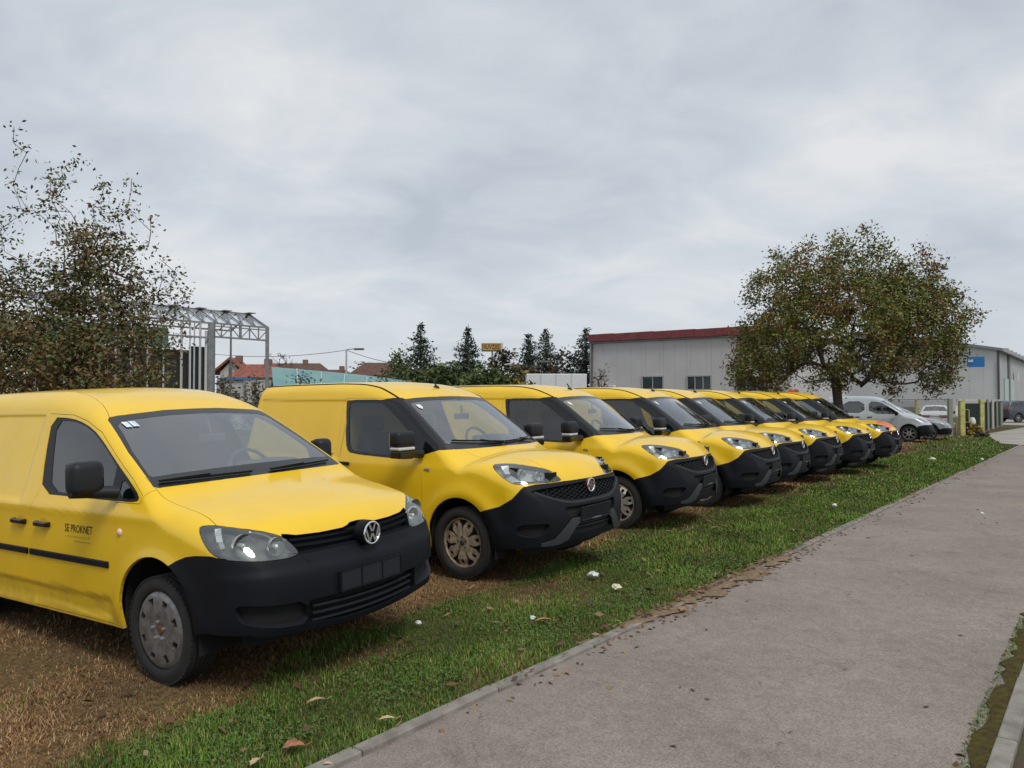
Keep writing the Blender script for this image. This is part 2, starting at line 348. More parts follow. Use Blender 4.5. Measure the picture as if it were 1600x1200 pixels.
class Skin:
    """half shell (y >= 0) cut along the regions' outlines and split into them"""
    def __init__(s, S, regs, res=.028, zlow=.10):
        s.S = S; P = S.P; xr, xf = P.get('xr', -3.56), P.get('xf', .97)
        nx = int((xf - xr) / res); ny = 30; nz = 46
        xs = np.linspace(xr, xf, nx + 1); ys = np.linspace(0, .97, ny + 1); tz = np.linspace(0, 1, nz + 1)
        sp = pchip(*zip(*P.get('spine', [(-3.6, .9), (-.7, .9), (-.1, .62), (1, .62)])))
        zt = lambda x: np.asarray(S.T(np.clip(x, xr + .06, .75)) + .06)
        ids = {}; B = []; F = []
        def vid(key, p):
            if key not in ids: ids[key] = len(B); B.append(p)
            return ids[key]
        X = lambda i: xs[i]; Z = lambda i, k: zlow + (float(zt(xs[i])) - zlow) * tz[k]
        ztab = [[Z(i, k) for k in range(nz + 1)] for i in range(nx + 1)]
        v = lambda i, j, k: vid((i, j, k), (xs[i], ys[j], ztab[i][k]))
        for i in range(nx):
            for j in range(ny): F.append((v(i, j, nz), v(i + 1, j, nz), v(i + 1, j + 1, nz), v(i, j + 1, nz)))
            for k in range(nz): F.append((v(i, ny, k), v(i, ny, k + 1), v(i + 1, ny, k + 1), v(i + 1, ny, k)))
        for j in range(ny):
            for k in range(nz):
                F.append((v(nx, j, k), v(nx, j + 1, k), v(nx, j + 1, k + 1), v(nx, j, k + 1)))
                F.append((v(0, j, k), v(0, j, k + 1), v(0, j + 1, k + 1), v(0, j + 1, k)))
        B = np.array(B); ox = np.clip(B[:, 0], xr + .35, P.get('xspine', .2)); O = np.stack([ox, 0 * ox, sp(ox)], 1); D = B - O
        V = S.hit(O, D, 0., 1.6)
        bm = bmesh.new(); bv = [bm.verts.new(p) for p in V]
        for f in F: bm.faces.new([bv[i] for i in f])
        bm.normal_update()
        for r in regs:
            if not r.cut: continue
            U, W, D3 = PROJ[r.proj]; poly = r.poly; n = len(poly)
            lo = np.min(poly, 0) - .03; hi = np.max(poly, 0) + .03
            fs = list(bm.faces); C = np.array([f.calc_center_median()[:] for f in fs]); Nn = np.array([f.normal[:] for f in fs])
            k = np.ones(len(fs), bool)
            if r.filt: k &= r.filt(C, Nn)
            u, w = C @ U, C @ W; k &= (u > lo[0] - .05) & (u < hi[0] + .05) & (w > lo[1] - .05) & (w < hi[1] + .05)
            cand = set(fs[i] for i in np.where(k)[0])
            Uv, Wv, Dv = Vector(U), Vector(W), Vector(D3)
            for i in range(n):
                a, b = poly[i], poly[(i + 1) % n]
                if abs(a[0] - b[0]) + abs(a[1] - b[1]) < 1e-5: continue
                x0, x1, y0, y1 = min(a[0], b[0]), max(a[0], b[0]), min(a[1], b[1]), max(a[1], b[1])
                sel = []
                for f in cand:
                    if not f.is_valid: continue
                    uu = [q.co.dot(Uv) for q in f.verts]; ww = [q.co.dot(Wv) for q in f.verts]
                    if max(uu) > x0 - 1e-6 and min(uu) < x1 + 1e-6 and max(ww) > y0 - 1e-6 and min(ww) < y1 + 1e-6: sel.append(f)
                if not sel: continue
                A3 = Uv * a[0] + Wv * a[1]; e3 = Uv * (b[0] - a[0]) + Wv * (b[1] - a[1]); no = e3.cross(Dv).normalized()
                geom = list({e for f in sel for e in f.edges} | {q for f in sel for q in f.verts} | set(sel))
                rr = bmesh.ops.bisect_plane(bm, geom=geom, dist=.0012, plane_co=A3, plane_no=no)
                cand |= {g for g in rr['geom'] if isinstance(g, bmesh.types.BMFace)}
                cand = {f for f in cand if f.is_valid}
        bm.normal_update()
        fs = list(bm.faces); C = np.array([f.calc_center_median()[:] for f in fs]); Nn = np.array([f.normal[:] for f in fs])
        lab = np.full(len(fs), -1)
        for q, r in reversed(list(enumerate(regs))):
            U, W, _ = PROJ[r.proj]; k = in_poly(r.poly, C @ U, C @ W)
            if r.filt: k &= r.filt(C, Nn)
            lab[k] = q
        bm.verts.index_update(); V = np.array([q.co[:] for q in bm.verts]); V[np.abs(V[:, 1]) < 1e-5, 1] = 0
        FI = [[q.index for q in f.verts] for f in fs]; bm.free()
        s.reg = {}
        names = [r.name for r in regs] + ['body']
        for q, nm in list(enumerate(names[:-1])) + [(-1, 'body')]:
            idx = np.where(lab == q)[0]
            if len(idx) == 0: continue
            old = s.reg.get(nm); used = {}; ff = []
            for i in idx:
                ff.append([used.setdefault(a, len(used)) for a in FI[i]])
            vv = V[list(used.keys())]
            if old is not None:
                off = len(old[0]); vv = np.vstack([old[0], vv]); ff = old[1] + [[a + off for a in f] for f in ff]
            s.reg[nm] = (vv, ff)
    def geo(s, names, side='both'):
        """vertices, faces and outward normals of one or more regions; side: both / L / R"""
        Vs, Fs = [], []; base = 0; key = {}
        for nm in (names if isinstance(names, (list, tuple)) else [names]):
            if nm not in s.reg: continue
            V, F = s.reg[nm]; mp = []
            for p in V:
                k = (round(p[0], 5), round(p[1], 5), round(p[2], 5))
                if k not in key: key[k] = len(Vs); Vs.append(p)
                mp.append(key[k])
            Fs += [[mp[i] for i in f] for f in F]
        V = np.array(Vs); N = s.S.grad(V); N[V[:, 1] < 1e-6, 1] = 0; N /= np.linalg.norm(N, axis=1, keepdims=True)
        if side == 'L': return V, Fs, N
        mV = V * [1, -1, 1]; mN = N * [1, -1, 1]
        if side == 'R': return mV, [f[::-1] for f in Fs], mN
        n = len(V); on = V[:, 1] < 1e-6; mp = np.where(on, np.arange(n), -1); free = np.where(~on)[0]; mp[free] = n + np.arange(len(free))
        return np.vstack([V, mV[free]]), Fs + [[int(mp[i]) for i in f[::-1]] for f in Fs], np.vstack([N, mN[free]])
    def panel(s, name, names, m, parent, side='both', gap=.0018, rim=.02, off=0.0, recess=None, label=None, rim_mat=None):
        V, F, N = s.geo(names, side)
        cnt = {}
        for fi, f in enumerate(F):
            for i in range(len(f)):
                a, b = f[i], f[(i + 1) % len(f)]; cnt.setdefault((min(a, b), max(a, b)), []).append((a, b, fi))
        bd = [l[0] for l in cnt.values() if len(l) == 1]
        inw = np.zeros_like(V)
        C = [V[f].mean(0) for f in F]
        for a, b, fi in bd:
            e = V[b] - V[a]; q = np.cross(N[a] + N[b], e); q /= (np.linalg.norm(q) + 1e-12)
            if np.dot(q, C[fi] - V[a]) < 0: q = -q
            inw[a] += q; inw[b] += q
        ln = np.linalg.norm(inw, axis=1, keepdims=True); inw = np.where(ln > 1e-6, inw / np.maximum(ln, 1e-6), 0)
        V2 = V + inw * gap + N * off
        Vo = list(V2); Fo = [list(f) for f in F]; L = [N[i] for f in F for i in f]; mi = [0] * len(F)
        dep = recess if recess else rim
        if recess: Vo = list(V2 - N * recess)
        ring = {}
        for a, b, fi in bd:
            for i in (a, b):
                if i not in ring:
                    if recess: ring[i] = len(Vo); Vo.append(V2[i])
                    else: ring[i] = len(Vo); Vo.append(V2[i] - N[i] * dep)
            # top edge a-b, inner edge
            if recess: q = [b, a, ring[a], ring[b]]
            else: q = [b, a, ring[a], ring[b]]
            Fo.append(q); P = [np.array(Vo[i]) for i in q]; nn = np.cross(P[1] - P[0], P[2] - P[1]); nn = nn / (np.linalg.norm(nn) + 1e-12)
            L += [nn] * 4; mi.append(1 if rim_mat else 0)
        o = mesh_obj(name, np.array(Vo), Fo, m if not rim_mat else [m, rim_mat], parent, normals=L)
        if rim_mat: o.data.polygons.foreach_set('material_index', mi)
        if label: o['label'] = label
        return o
    # ribbons lying on the skin
    def front_strip(s, mb, yz, w, out, depth=.03, sgn=1):
        """bar along (y, z) points on the front face, w tall, standing 'out' proud of it"""
        P = []
        for y, z in yz:
            x = float(s.S.front_x(abs(y), z)[0]) + out; P.append(np.array([x, y, z]))
        n = len(P); V = []
        for p in P: V += [p + [0, 0, w / 2], p + [0, 0, -w / 2], p + [-depth, 0, -w / 2], p + [-depth, 0, w / 2]]
        F = [(4 * i + a, 4 * i + (a + 1) % 4, 4 * i + 4 + (a + 1) % 4, 4 * i + 4 + a) for i in range(n - 1) for a in range(4)] + [(3, 2, 1, 0), (4 * n - 4, 4 * n - 3, 4 * n - 2, 4 * n - 1)]
        mb.add(V, F)
    def side_strip(s, mb, xz, w, out, depth=.02, sgn=-1):
        P = []
        for x, z in xz:
            y = float(s.S.side_y(x, z)[0]) + out; P.append((x, y, z))
        n = len(P); V = []
        for x, y, z in P:
            for dy, dz in ((0, w / 2), (0, -w / 2), (-depth, -w / 2), (-depth, w / 2)): V.append((x, (y + dy) * sgn, z + dz))
        F = [(4 * i + a, 4 * i + (a + 1) % 4, 4 * i + 4 + (a + 1) % 4, 4 * i + 4 + a) for i in range(n - 1) for a in range(4)] + [(3, 2, 1, 0), (4 * n - 4, 4 * n - 3, 4 * n - 2, 4 * n - 1)]
        if sgn > 0: F = [f[::-1] for f in F]
        mb.add(V, F)

def pose_matrix(x, y, z, az, roll=0., pitch=0.):
    A = R(az); F = Vector((math.sin(A), math.cos(A), 0)); L = Vector((-F.y, F.x, 0)); U = Vector((0, 0, 1))
    p = R(pitch); F2 = F * math.cos(p) + U * math.sin(p); U1 = U * math.cos(p) - F * math.sin(p)
    r = R(roll); L2 = L * math.cos(r) + U1 * math.sin(r); U2 = U1 * math.cos(r) - L * math.sin(r)
    return Matrix(((F2.x, L2.x, U2.x, x), (F2.y, L2.y, U2.y, y), (F2.z, L2.z, U2.z, z), (0, 0, 0, 1)))

# ------------------------------------------------------------------ paint, trim, rubber
YELLOW = mat('yellow_paint', (.80, .515, .010), .40, spec=.4, coat=.6, var=.035, vscale=2.2, two=(.05, .05, .05))
def muddy(m):
    nt, N, L = nodes_of(m); b = [n for n in N if n.type == 'BSDF_PRINCIPLED'][0]
    for n in N:
        if n.type == 'BSDF_PRINCIPLED' and n.inputs['Base Color'].is_linked: b = n
    src = b.inputs['Base Color'].links[0].from_socket; tc = N.new('ShaderNodeTexCoord'); sp = N.new('ShaderNodeSeparateXYZ'); L.new(tc.outputs['Object'], sp.inputs[0])
    h = N.new('ShaderNodeMapRange'); L.new(sp.outputs['Z'], h.inputs[0]); h.inputs[1].default_value = .22; h.inputs[2].default_value = .62; h.inputs[3].default_value = .55; h.inputs[4].default_value = 0
    n1 = N.new('ShaderNodeTexNoise'); n1.inputs['Scale'].default_value = 7; n1.inputs['Detail'].default_value = 9; n1.inputs['Roughness'].default_value = .72; L.new(tc.outputs['Object'], n1.inputs['Vector'])
    ad = N.new('ShaderNodeMath'); ad.operation = 'ADD'; L.new(h.outputs[0], ad.inputs[0]); L.new(n1.outputs['Fac'], ad.inputs[1])
    th = N.new('ShaderNodeMapRange'); L.new(ad.outputs[0], th.inputs[0]); th.inputs[1].default_value = .68; th.inputs[2].default_value = 1.15; th.inputs[3].default_value = 0; th.inputs[4].default_value = .5
    mx = N.new('ShaderNodeMix'); mx.data_type = 'RGBA'; L.new(th.outputs[0], mx.inputs['Factor']); L.new(src, mx.inputs[6]); mx.inputs[7].default_value = (.16, .12, .075, 1); L.new(mx.outputs[2], b.inputs['Base Color'])
    ro = N.new('ShaderNodeMapRange'); L.new(n1.outputs['Fac'], ro.inputs[0]); ro.inputs[1].default_value = .3; ro.inputs[2].default_value = .7; ro.inputs[3].default_value = .30; ro.inputs[4].default_value = .52; L.new(ro.outputs[0], b.inputs['Roughness'])
muddy(YELLOW)
TRIM = mat('black_plastic', (.005, .0062, .0095), .55, var=.3, vscale=3, bump=.05, bscale=600, spec=.2)
TRIM2 = mat('grey_black_plastic', (.014, .016, .021), .5, spec=.3)
GLOSSB = mat('gloss_black', (.006, .007, .008), .12)
VOID = mat('dark_cavity', (.006, .006, .007), .9)
RUBBER = mat('tyre_rubber', (.016, .016, .016), .85, var=.2, vscale=9)
CHROME = mat('chrome', (.80, .81, .82), .12, 1.0)
SILVERP = mat('silver_plastic', (.45, .46, .47), .3, .7)
CAVITY = mat('lamp_bowl', (.13, .14, .125), .4, .4, var=.4, vscale=14)
CAVITY2 = mat('lamp_bowl_bright', (.70, .72, .75), .25, .7)
WGLASS = glass_mat('windscreen_glass', (.84, .89, .87), 1.52, .17)
SGLASS = glass_mat('side_glass', (.48, .56, .54), 1.50, .0)
LENS = glass_mat('lamp_lens', (.82, .85, .81), 1.5, .09)
REFL = mat('lamp_reflector', (.55, .57, .55), .42, .85)
INTER = mat('cabin_plastic', (.045, .048, .052), .7)
SEATM = mat('seat_cloth', (.04, .042, .05), .9, var=.2, vscale=30)
BULK = mat('bulkhead_board', (.05, .05, .05), .8)
LAMPW = mat('lamp_white', (.75, .76, .78), .3)

def make_wheel(root, name, c, Rt, w, cover, rim_m, side):
    """tyre and wheel cover; side -1 = right of the vehicle"""
    wl = bpy.data.objects.new(name, None); link(wl, root); wl.location = c; wl.empty_display_size = .1
    r0 = .226 if Rt < .325 else .232
    mb = MB(); h = w / 2
    prof = [(r0 + .004, -h * .5), (r0 + .006, -h * .92), (r0 + .02, -h), (Rt - .045, -h * 1.02), (Rt - .012, -h * .90), (Rt, -h * .72)]
    for g in (-.45, -.15, .15, .45): prof += [(Rt, h * (g - .09)), (Rt - .007, h * (g - .07)), (Rt - .007, h * (g + .07)), (Rt, h * (g + .09))]
    prof += [(Rt, h * .72), (Rt - .012, h * .90), (Rt - .045, h * 1.02), (r0 + .02, h), (r0 + .006, h * .92), (r0 + .004, h * .5)]
    mb.lathe(prof, 48)
    for k in range(56):    # shoulder blocks
        a = 2 * math.pi * k / 56
        for sg in (-1, 1):
            M = Matrix.Rotation(-a, 3, 'Y'); mb.box(M @ Vector((Rt - .0075, sg * h * .80, 0)), (.010, .030, .026), M)
    shade(mb.build('tyre', RUBBER, wl), 35)
    s = side; mb = MB()
    if cover == 'disc':      # eight holes near the rim
        rad = [.0, .030, .036, .075, .13, .148, .192, .212, .232]; out = [.062, .062, .068, .076, .078, .077, .074, .070, .055]; n = 96
        def hole(ri, k):
            ph = (k % 12); return ri == 5 and ph in (4, 5, 6, 7)
        V = []; F = []
        for i, (r, o) in enumerate(zip(rad, out)):
            for k in range(n):
                a = 2 * math.pi * k / n; rr = r
                V.append((rr * math.cos(a), s * (h - .075 + o), rr * math.sin(a)))
        for i in range(len(rad) - 1):
            for k in range(n):
                if hole(i, k): continue
                q = (i * n + k, i * n + (k + 1) % n, (i + 1) * n + (k + 1) % n, (i + 1) * n + k); F.append(q if s > 0 else q[::-1])
        # walls of the holes
        nv = len(V)
        for k0 in range(0, n, 12):
            loop = [(5, k0 + 4 + j) for j in range(5)] + [(6, k0 + 8 - j) for j in range(5)]
            idx = [i * n + (k % n) for i, k in loop]; b = len(V)
            V += [(V[i][0], V[i][1] - s * .03, V[i][2]) for i in idx]
            m = len(idx)
            for j in range(m): F.append((idx[j], idx[(j + 1) % m], b + (j + 1) % m, b + j))
        mb.add(V, F); shade(mb.build('rim', rim_m, wl), 30)
        mb = MB(); mb.lathe([(0, s * (h - .05)), (.21, s * (h - .05))], 32); mb.build('brake_backing', VOID, wl)
        mb = MB(); mb.lathe([(0, s * (h - .004)), (.022, s * (h - .003)), (.032, s * (h - .009)), (.034, s * (h - .04))], 24); mb.build('hub', mat('rusty_hub', (.13, .06, .03), .8, .2), wl)
        mb = MB()
        for k in range(5):
            a = 2 * math.pi * (k + .3) / 5; mb.lathe([(0, s * (h + .010)), (.009, s * (h + .008)), (.011, s * (h - .02))], 8, c=(.058 * math.cos(a), 0, .053 * math.sin(a)))
        mb.build('wheel_bolts', SILVERP, wl)
    else:                    # seven broad forked spokes
        n = 7; rim_in, rim_out = .212, .236
        mb.lathe([(rim_out, s * (h - .045)), (rim_out - .004, s * (h - .028)), (rim_in + .004, s * (h - .026)), (rim_in, s * (h - .05))], 56)
        mb.lathe([(0, s * (h - .030)), (.035, s * (h - .026)), (.062, s * (h - .022)), (.085, s * (h - .028)), (.09, s * (h - .06))], 42)
        thin = cover == 'thin'
        for k in range(n):
            a = 2 * math.pi * (k + .25) / n; M = Matrix.Rotation(-a, 3, 'Y')
            wi, wo = (.026, .030) if thin else (.052, .098)
            # paddle from hub to the rim with a window near the rim
            pr = [(.070, wi / 2), (.125, wo * .52), (.150, wo * .55), (.150, .016), (.188, .018), (.188, wo * .5), (.212, wo * .55)] if not thin else [(.07, wi / 2), (.212, wo / 2)]
            for sg in (-1, 1):
                if thin: P = [(.07, 0), (.07, sg * wi / 2), (.212, sg * (wo / 2)), (.212, 0)]; quads = [P]
                else: quads = [[(.07, 0), (.07, sg * wi / 2), (.13, sg * wo * .5), (.13, 0)], [(.13, 0), (.13, sg * wo * .5), (.15, sg * wo * .52), (.15, 0)],
                               [(.15, sg * .016), (.15, sg * wo * .52), (.19, sg * wo * .45), (.19, sg * .020)], [(.19, 0), (.19, sg * wo * .45), (.213, sg * wo * .50), (.213, 0)]]
                for q in quads:
                    Vq = [M @ Vector((x, s * (h - .024 - .02 * max(0, (x - .15)) / .06), z)) for x, z in q] + [M @ Vector((x, s * (h - .055), z)) for x, z in q]
                    mb.add(Vq, [(0, 1, 2, 3), (0, 1, 5, 4), (1, 2, 6, 5), (2, 3, 7, 6), (3, 0, 4, 7)])
        mb.build('rim', rim_m, wl)
        mb = MB(); mb.lathe([(0, s * (h - .06)), (.215, s * (h - .06))], 32); mb.build('brake_backing', VOID, wl)
        mb = MB(); mb.lathe([(0, s * (h - .012)), (.018, s * (h - .012)), (.026, s * (h - .018)), (.028, s * (h - .03))], 24)
        for k in range(5):
            a = 2 * math.pi * (k + .3) / 5; mb.lathe([(0, s * (h - .0195)), (.009, s * (h - .0195)), (.010, s * (h - .028))], 8, c=(.050 * math.cos(a), 0, .050 * math.sin(a)))
        mb.build('hub', mat('dark_hub', (.05, .045, .04), .6, .4), wl)
    return wl
def axles(root, wb, Rt, w, half, cover, rim_m, zc=None):
    for x in (0, -wb):
        for sg in (-1, 1): make_wheel(root, 'wheel', (x, sg * (half - w / 2), zc or Rt), Rt, w, cover, rim_m, sg)
def arches(root, wb, ra, zc, half):
    for x in (0, -wb):
        for sg in (-1, 1):
            n = 18; V = []; r = ra + .015
            for y in (half - .025, half - .34):
                V.append((x + r, sg * y, .22))
                for k in range(n + 1): a = math.pi * k / n; V.append((x + r * math.cos(a), sg * y, zc + r * math.sin(a)))
                V.append((x - r, sg * y, .22))
            m = n + 3; F = [(i, i + 1, m + i + 1, m + i) for i in range(m - 1)] + [tuple(range(m, 2 * m))]
            mesh_obj('wheel_arch_liner', V, F, VOID, root)
def cabin(root, xf, xb, zs, top, half, wheel_side=1, board=None):
    """dashboard, seats, bulkhead and steering wheel seen through the glass"""
    mb = MB(); mb.box((xf - .33, 0, zs + .02), (.5, half * 1.72, .16)); mb.box((xf - .42, wheel_side * .37, zs + .10), (.26, .42, .10))
    mb.build('dashboard', INTER, root, bevel=.03)
    mb = MB(); y0, y1, z0, z1 = -half + .16, half - .16, .35, top - .10
    mb.prism([(-half + .06, .35), (half - .06, .35), (half - .06, 1.05), (half - .17, 1.42), (half - .32, top - .13), (-half + .32, top - .13), (-half + .17, 1.42), (-half + .06, 1.05)], 0, .02, Matrix(((0, 0, 1, xb), (1, 0, 0, 0), (0, 1, 0, 0), (0, 0, 0, 1))))
    mb.build('bulkhead', board or BULK, root)
    for sg in (-1, 1):
        mb = MB(); y = sg * .40
        mb.box((xb + .50, y, .66), (.50, .48, .16)); mb.box((xb + .21, y, .98), (.13, .46, .62), Matrix.Rotation(R(-14), 3, 'Y')); mb.box((xb + .10, y, 1.38), (.10, .26, .18))
        mb.build('seat', SEATM, root, bevel=.04)
    c = Vector((xf - .62, wheel_side * .38, zs + .05)); t = R(-62); ax = Vector((math.cos(t), 0, math.sin(t)))
    mb = MB(); pts = []
    for k in range(28):
        a = 2 * math.pi * k / 28; pts.append(c + Vector((0, 1, 0)) * .19 * math.cos(a) + Vector((-math.sin(R(28)), 0, math.cos(R(28)))) * .19 * math.sin(a))
    mb.tube(pts, .015, 6, closed=True); mb.bar(pts[0], pts[14], .03, .015); mb.bar(c, pts[21], .03, .015); mb.bar(c, c + Vector((.25, 0, -.10)), .07)
    mb.build('steering_wheel', GLOSSB if False else INTER, root)
    mb = MB(); mb.box((xf - 3.3 / 2 - .35, 0, .31), (2.9, 1.45, .12)); mb.box((xf - .1, 0, .33), (.9, 1.1, .14)); mb.build('underbody', VOID, root)
# ------------------------------------------------------------------ the older delivery van in the foreground
def arch_poly(cx, cz, r, n=22):
    p = [(cx + r, -.05)] + [(cx + r * math.cos(math.pi * k / n), cz + r * math.sin(math.pi * k / n)) for k in range(n + 1)] + [(cx - r, -.05)]
    return p
def build_first_van():
    S = Shell(CADDY)
    fr = lambda C, N: (C[:, 0] > .10)
    ws_f = lambda C, N: (C[:, 0] < .12) & (C[:, 0] > -1.25) & (N[:, 0] > .16) & (N[:, 2] > .2)
    sd = lambda C, N: (N[:, 1] > .45)
    frame = [(-1.537, 1.586), (-1.263, 1.577), (-1.045, 1.537), (-.844, 1.463), (-.569, 1.305), (-.328, 1.173), (-.205, 1.097), (-.215, 1.065), (-.451, 1.063), (-.911, 1.064), (-1.395, 1.066), (-1.475, 1.305)]
    glass = [(-1.462, 1.566), (-1.21, 1.556), (-.995, 1.510), (-.785, 1.415), (-.56, 1.283), (-.533, 1.262), (-.533, 1.088), (-.9, 1.085), (-1.275, 1.085), (-1.37, 1.30)]
    quarter = [(-.44, 1.205), (-.33, 1.145), (-.245, 1.092), (-.252, 1.082), (-.44, 1.082)]
    ws = [(-.01, 1.615), (.225, 1.612), (.361, 1.602), (.545, 1.588), (.622, 1.578), (.647, 1.560), (.72, 1.36), (.762, 1.181), (.770, 1.150), (.75, 1.143), (.60, 1.146), (.317, 1.150), (-.01, 1.152)]
    wsg = [(-.01, 1.580), (.225, 1.577), (.361, 1.568), (.55, 1.552), (.605, 1.535), (.625, 1.52), (.695, 1.355), (.735, 1.215), (.72, 1.205), (.60, 1.212), (.317, 1.220), (-.01, 1.224)]
    head = [(.35, .827, .944), (.368, .806, .957), (.466, .763, .957), (.619, .642, .922), (.699, .55, .883), (.739, .516, .85), (.802, .485, .775), (.797, .53, .756), (.77, .636, .757), (.711, .762, .770), (.598, .843, .786), (.514, .864, .815), (.425, .856, .879)]
    bump = [(1.2, -.05, .766), (.88, -.03, .766), (.83, .30, .766), (.799, .487, .766), (.77, .636, .764), (.711, .762, .774), (.598, .843, .789), (.517, .866, .803), (.38, .873, .795), (.299, .879, .782), (.219, .888, .754), (.10, .89, .70), (.10, .89, -.1), (1.2, -.05, -.1)]
    regs = [
        Reg('void', 'side', arch_poly(.0, .405, .355)), Reg('void', 'side', arch_poly(-WB1, .405, .355)),
        Reg('void', 'side', [(-3.8, -.1), (-3.8, .282), (.2, .282), (.2, -.1)], lambda C, N: C[:, 0] < .2), Reg('void', 'side', [(.2, -.1), (.2, .315), (.34, .345), (.46, .368), (.70, .366), (.80, .330), (.845, .303), (1.2, .298), (1.2, -.1)], lambda C, N: C[:, 0] > .15),
        Reg('headlight', 'obl', head, fr, rnd=1), 
        Reg('grille', 'front', [(-.01, .885), (.055, .882), (.085, .870), (.13, .862), (.30, .861), (.45, .868), (.53, .885), (.60, .70), (-.01, .768)], lambda C, N: (C[:, 0] > .45) & (C[:, 2] > .765)),
        Reg('lower_grille', 'front', [(-.01, .503), (.2, .500), (.462, .503), (.46, .368), (.19, .335), (-.01, .333)], lambda C, N: C[:, 0] > .5),
        Reg('fog_recess', 'obl', [(.843, .465, .505), (.78, .66, .517), (.679, .809, .538), (.648, .827, .509), (.674, .808, .437), (.736, .752, .413), (.803, .587, .377), (.83, .462, .372)], lambda C, N: C[:, 0] > .5, rnd=1),
        Reg('bumper', 'obl', bump, fr),
        Reg('windscreen', 'front', wsg, ws_f), Reg('windscreen_border', 'front', ws, ws_f),
        Reg('side_window', 'side', glass, sd, rnd=1), Reg('quarter_window', 'side', quarter, sd, rnd=1), Reg('window_frame', 'side', frame, sd, rnd=1),
        Reg('bonnet', 'top', [(-.28, -.02), (-.28, .765), (-.10, .768), (.0, .757), (.11, .747), (.25, .75), (.35, .757), (.44, .775), (1.3, .80), (1.3, -.02)], lambda C, N: (C[:, 0] > -.26) & (N[:, 2] > .1)),
        Reg('roof', 'top', [(-3.44, -.02), (-3.44, .50), (-1.6, .505), (-1.36, .522), (-1.11, .563), (-.985, .597), (-.93, .62), (-.6, .5), (-.6, -.02)], lambda C, N: (N[:, 2] > .3) & (C[:, 0] < -.8)),
        Reg('door', 'side', [(-.410, .300), (-.415, .88), (-.444, 1.054), (-.18, 1.058), (-.182, 1.105), (-.315, 1.19), (-.555, 1.323), (-.83, 1.482), (-1.04, 1.556), (-1.25, 1.600), (-1.575, 1.612), (-1.425, 1.07), (-1.485, .93), (-1.485, .45), (-1.44, .30)], lambda C, N: N[:, 1] > .3),
        Reg('front_wing', 'side', [(-.410, -.1), (-.415, .88), (-.444, 1.054), (-.18, 1.058), (-.17, 1.10), (-.13, 1.155), (.0, 1.2), (1.3, 1.2), (1.3, -.1)]),
    ]
    K = Skin(S, regs)
    t = empty('delivery_van', label='older yellow van nearest the camera, with dull grey round-cornered headlights', cat='van', group='yellow vans parked in a row on the grass')
    K.panel('body', 'body', YELLOW, t); K.panel('roof', 'roof', YELLOW, t); K.panel('bonnet', 'bonnet', YELLOW, t)
    K.panel('bumper', ['bumper'], TRIM, t, gap=.001, rim=.03)
    bmp = KID[t.name][-1]
    for sd_ in ('R', 'L'):
        K.panel('front_wing', 'front_wing', YELLOW, t, sd_); d = K.panel('door', 'door', YELLOW, t, sd_)
        K.panel('window_frame', 'window_frame', TRIM2, d, sd_, gap=0, rim=.02, off=-.004)
        K.panel('side_window', 'side_window', SGLASS, d, sd_, gap=0, rim=.004, off=-.008); K.panel('quarter_window', 'quarter_window', SGLASS, d, sd_, gap=0, rim=.004, off=-.008)
        hl = K.panel('headlight', 'headlight', CAVITY, t, sd_, gap=.002, recess=.055, label='dull grey headlight with a hazy lens', rim_mat=TRIM2)
        K.panel('lens', 'headlight', LENS, hl, sd_, gap=.004, rim=.006, off=.001)
        sg = -1 if sd_ == 'R' else 1
        for (x, y, z, r) in ((.640, .735, .848, .066), (.745, .590, .826, .054)):
            # reflector bowls facing forward
            mb = MB(); mb.lathe([(r, .0), (r * .98, -.02), (r * .75, -.05), (r * .35, -.07), (0, -.075)], 24, axis='x', c=(x - .012, sg * y, z))
            mb.build('reflector', REFL, hl, smooth=True)
            mb = MB(); mb.lathe([(.013, -.06), (.013, -.015), (0, -.008)], 12, axis='x', c=(x, sg * y, z)); mb.build('bulb', LAMPW, hl, smooth=True)
        mb = MB()
        pts = [(.470, .785, .938), (.492, .80, .905), (.512, .808, .870), (.535, .806, .832)]
        for a, b in zip(pts, pts[1:]): mb.bar((a[0], sg * a[1], a[2]), (b[0], sg * b[1], b[2]), .034, .016)
        pts = [(.60, .665, .915), (.655, .61, .893), (.685, .58, .868), (.715, .55, .862), (.742, .52, .850)]
        for a, b in zip(pts, pts[1:]): mb.bar((a[0] - .012, sg * a[1], a[2]), (b[0] - .012, sg * b[1], b[2]), .010, .010)
        mb.build('reflector_strip', CHROME, hl)
        # door handle with its cup, and the one on the load-bay door behind it
        for x, par in ((-1.29, d), (-1.62, t)):
            y = float(S.side_y(x, .868)[0]); mb = MB(); mb.box((x, sg * (y + .022), .868), (.17, .020, .032)); mb.box((x - .075, sg * (y + .008), .868), (.035, .03, .036)); mb.box((x + .08, sg * (y + .008), .868), (.03, .03, .036))
            mb.build('handle', GLOSSB, par, bevel=.008)
            mb = MB(); mb.lathe([(0, .0), (.03, .001), (.048, .003), (.052, .0015)], 24, c=(x + .01, 0, .868)); V = [(a, sg * (y + .0012 + b * .6), c) for a, b, c in mb.V]
            mesh_obj('handle_cup', V, mb.F, mat('yellow_paint_cup', (.70, .40, .01), .5, coat=.3), par, smooth=True)
        mb = MB(); K.side_strip(mb, [(x, .667) for x in np.linspace(-1.47, -.475, 14)], .042, .012, sgn=sg); mb.build('side_moulding', TRIM, d, bevel=.006)
        mb = MB(); K.side_strip(mb, [(x, .667) for x in np.linspace(-2.24, -1.50, 10)], .042, .012, sgn=sg); mb.build('side_moulding', TRIM, t, bevel=.006)
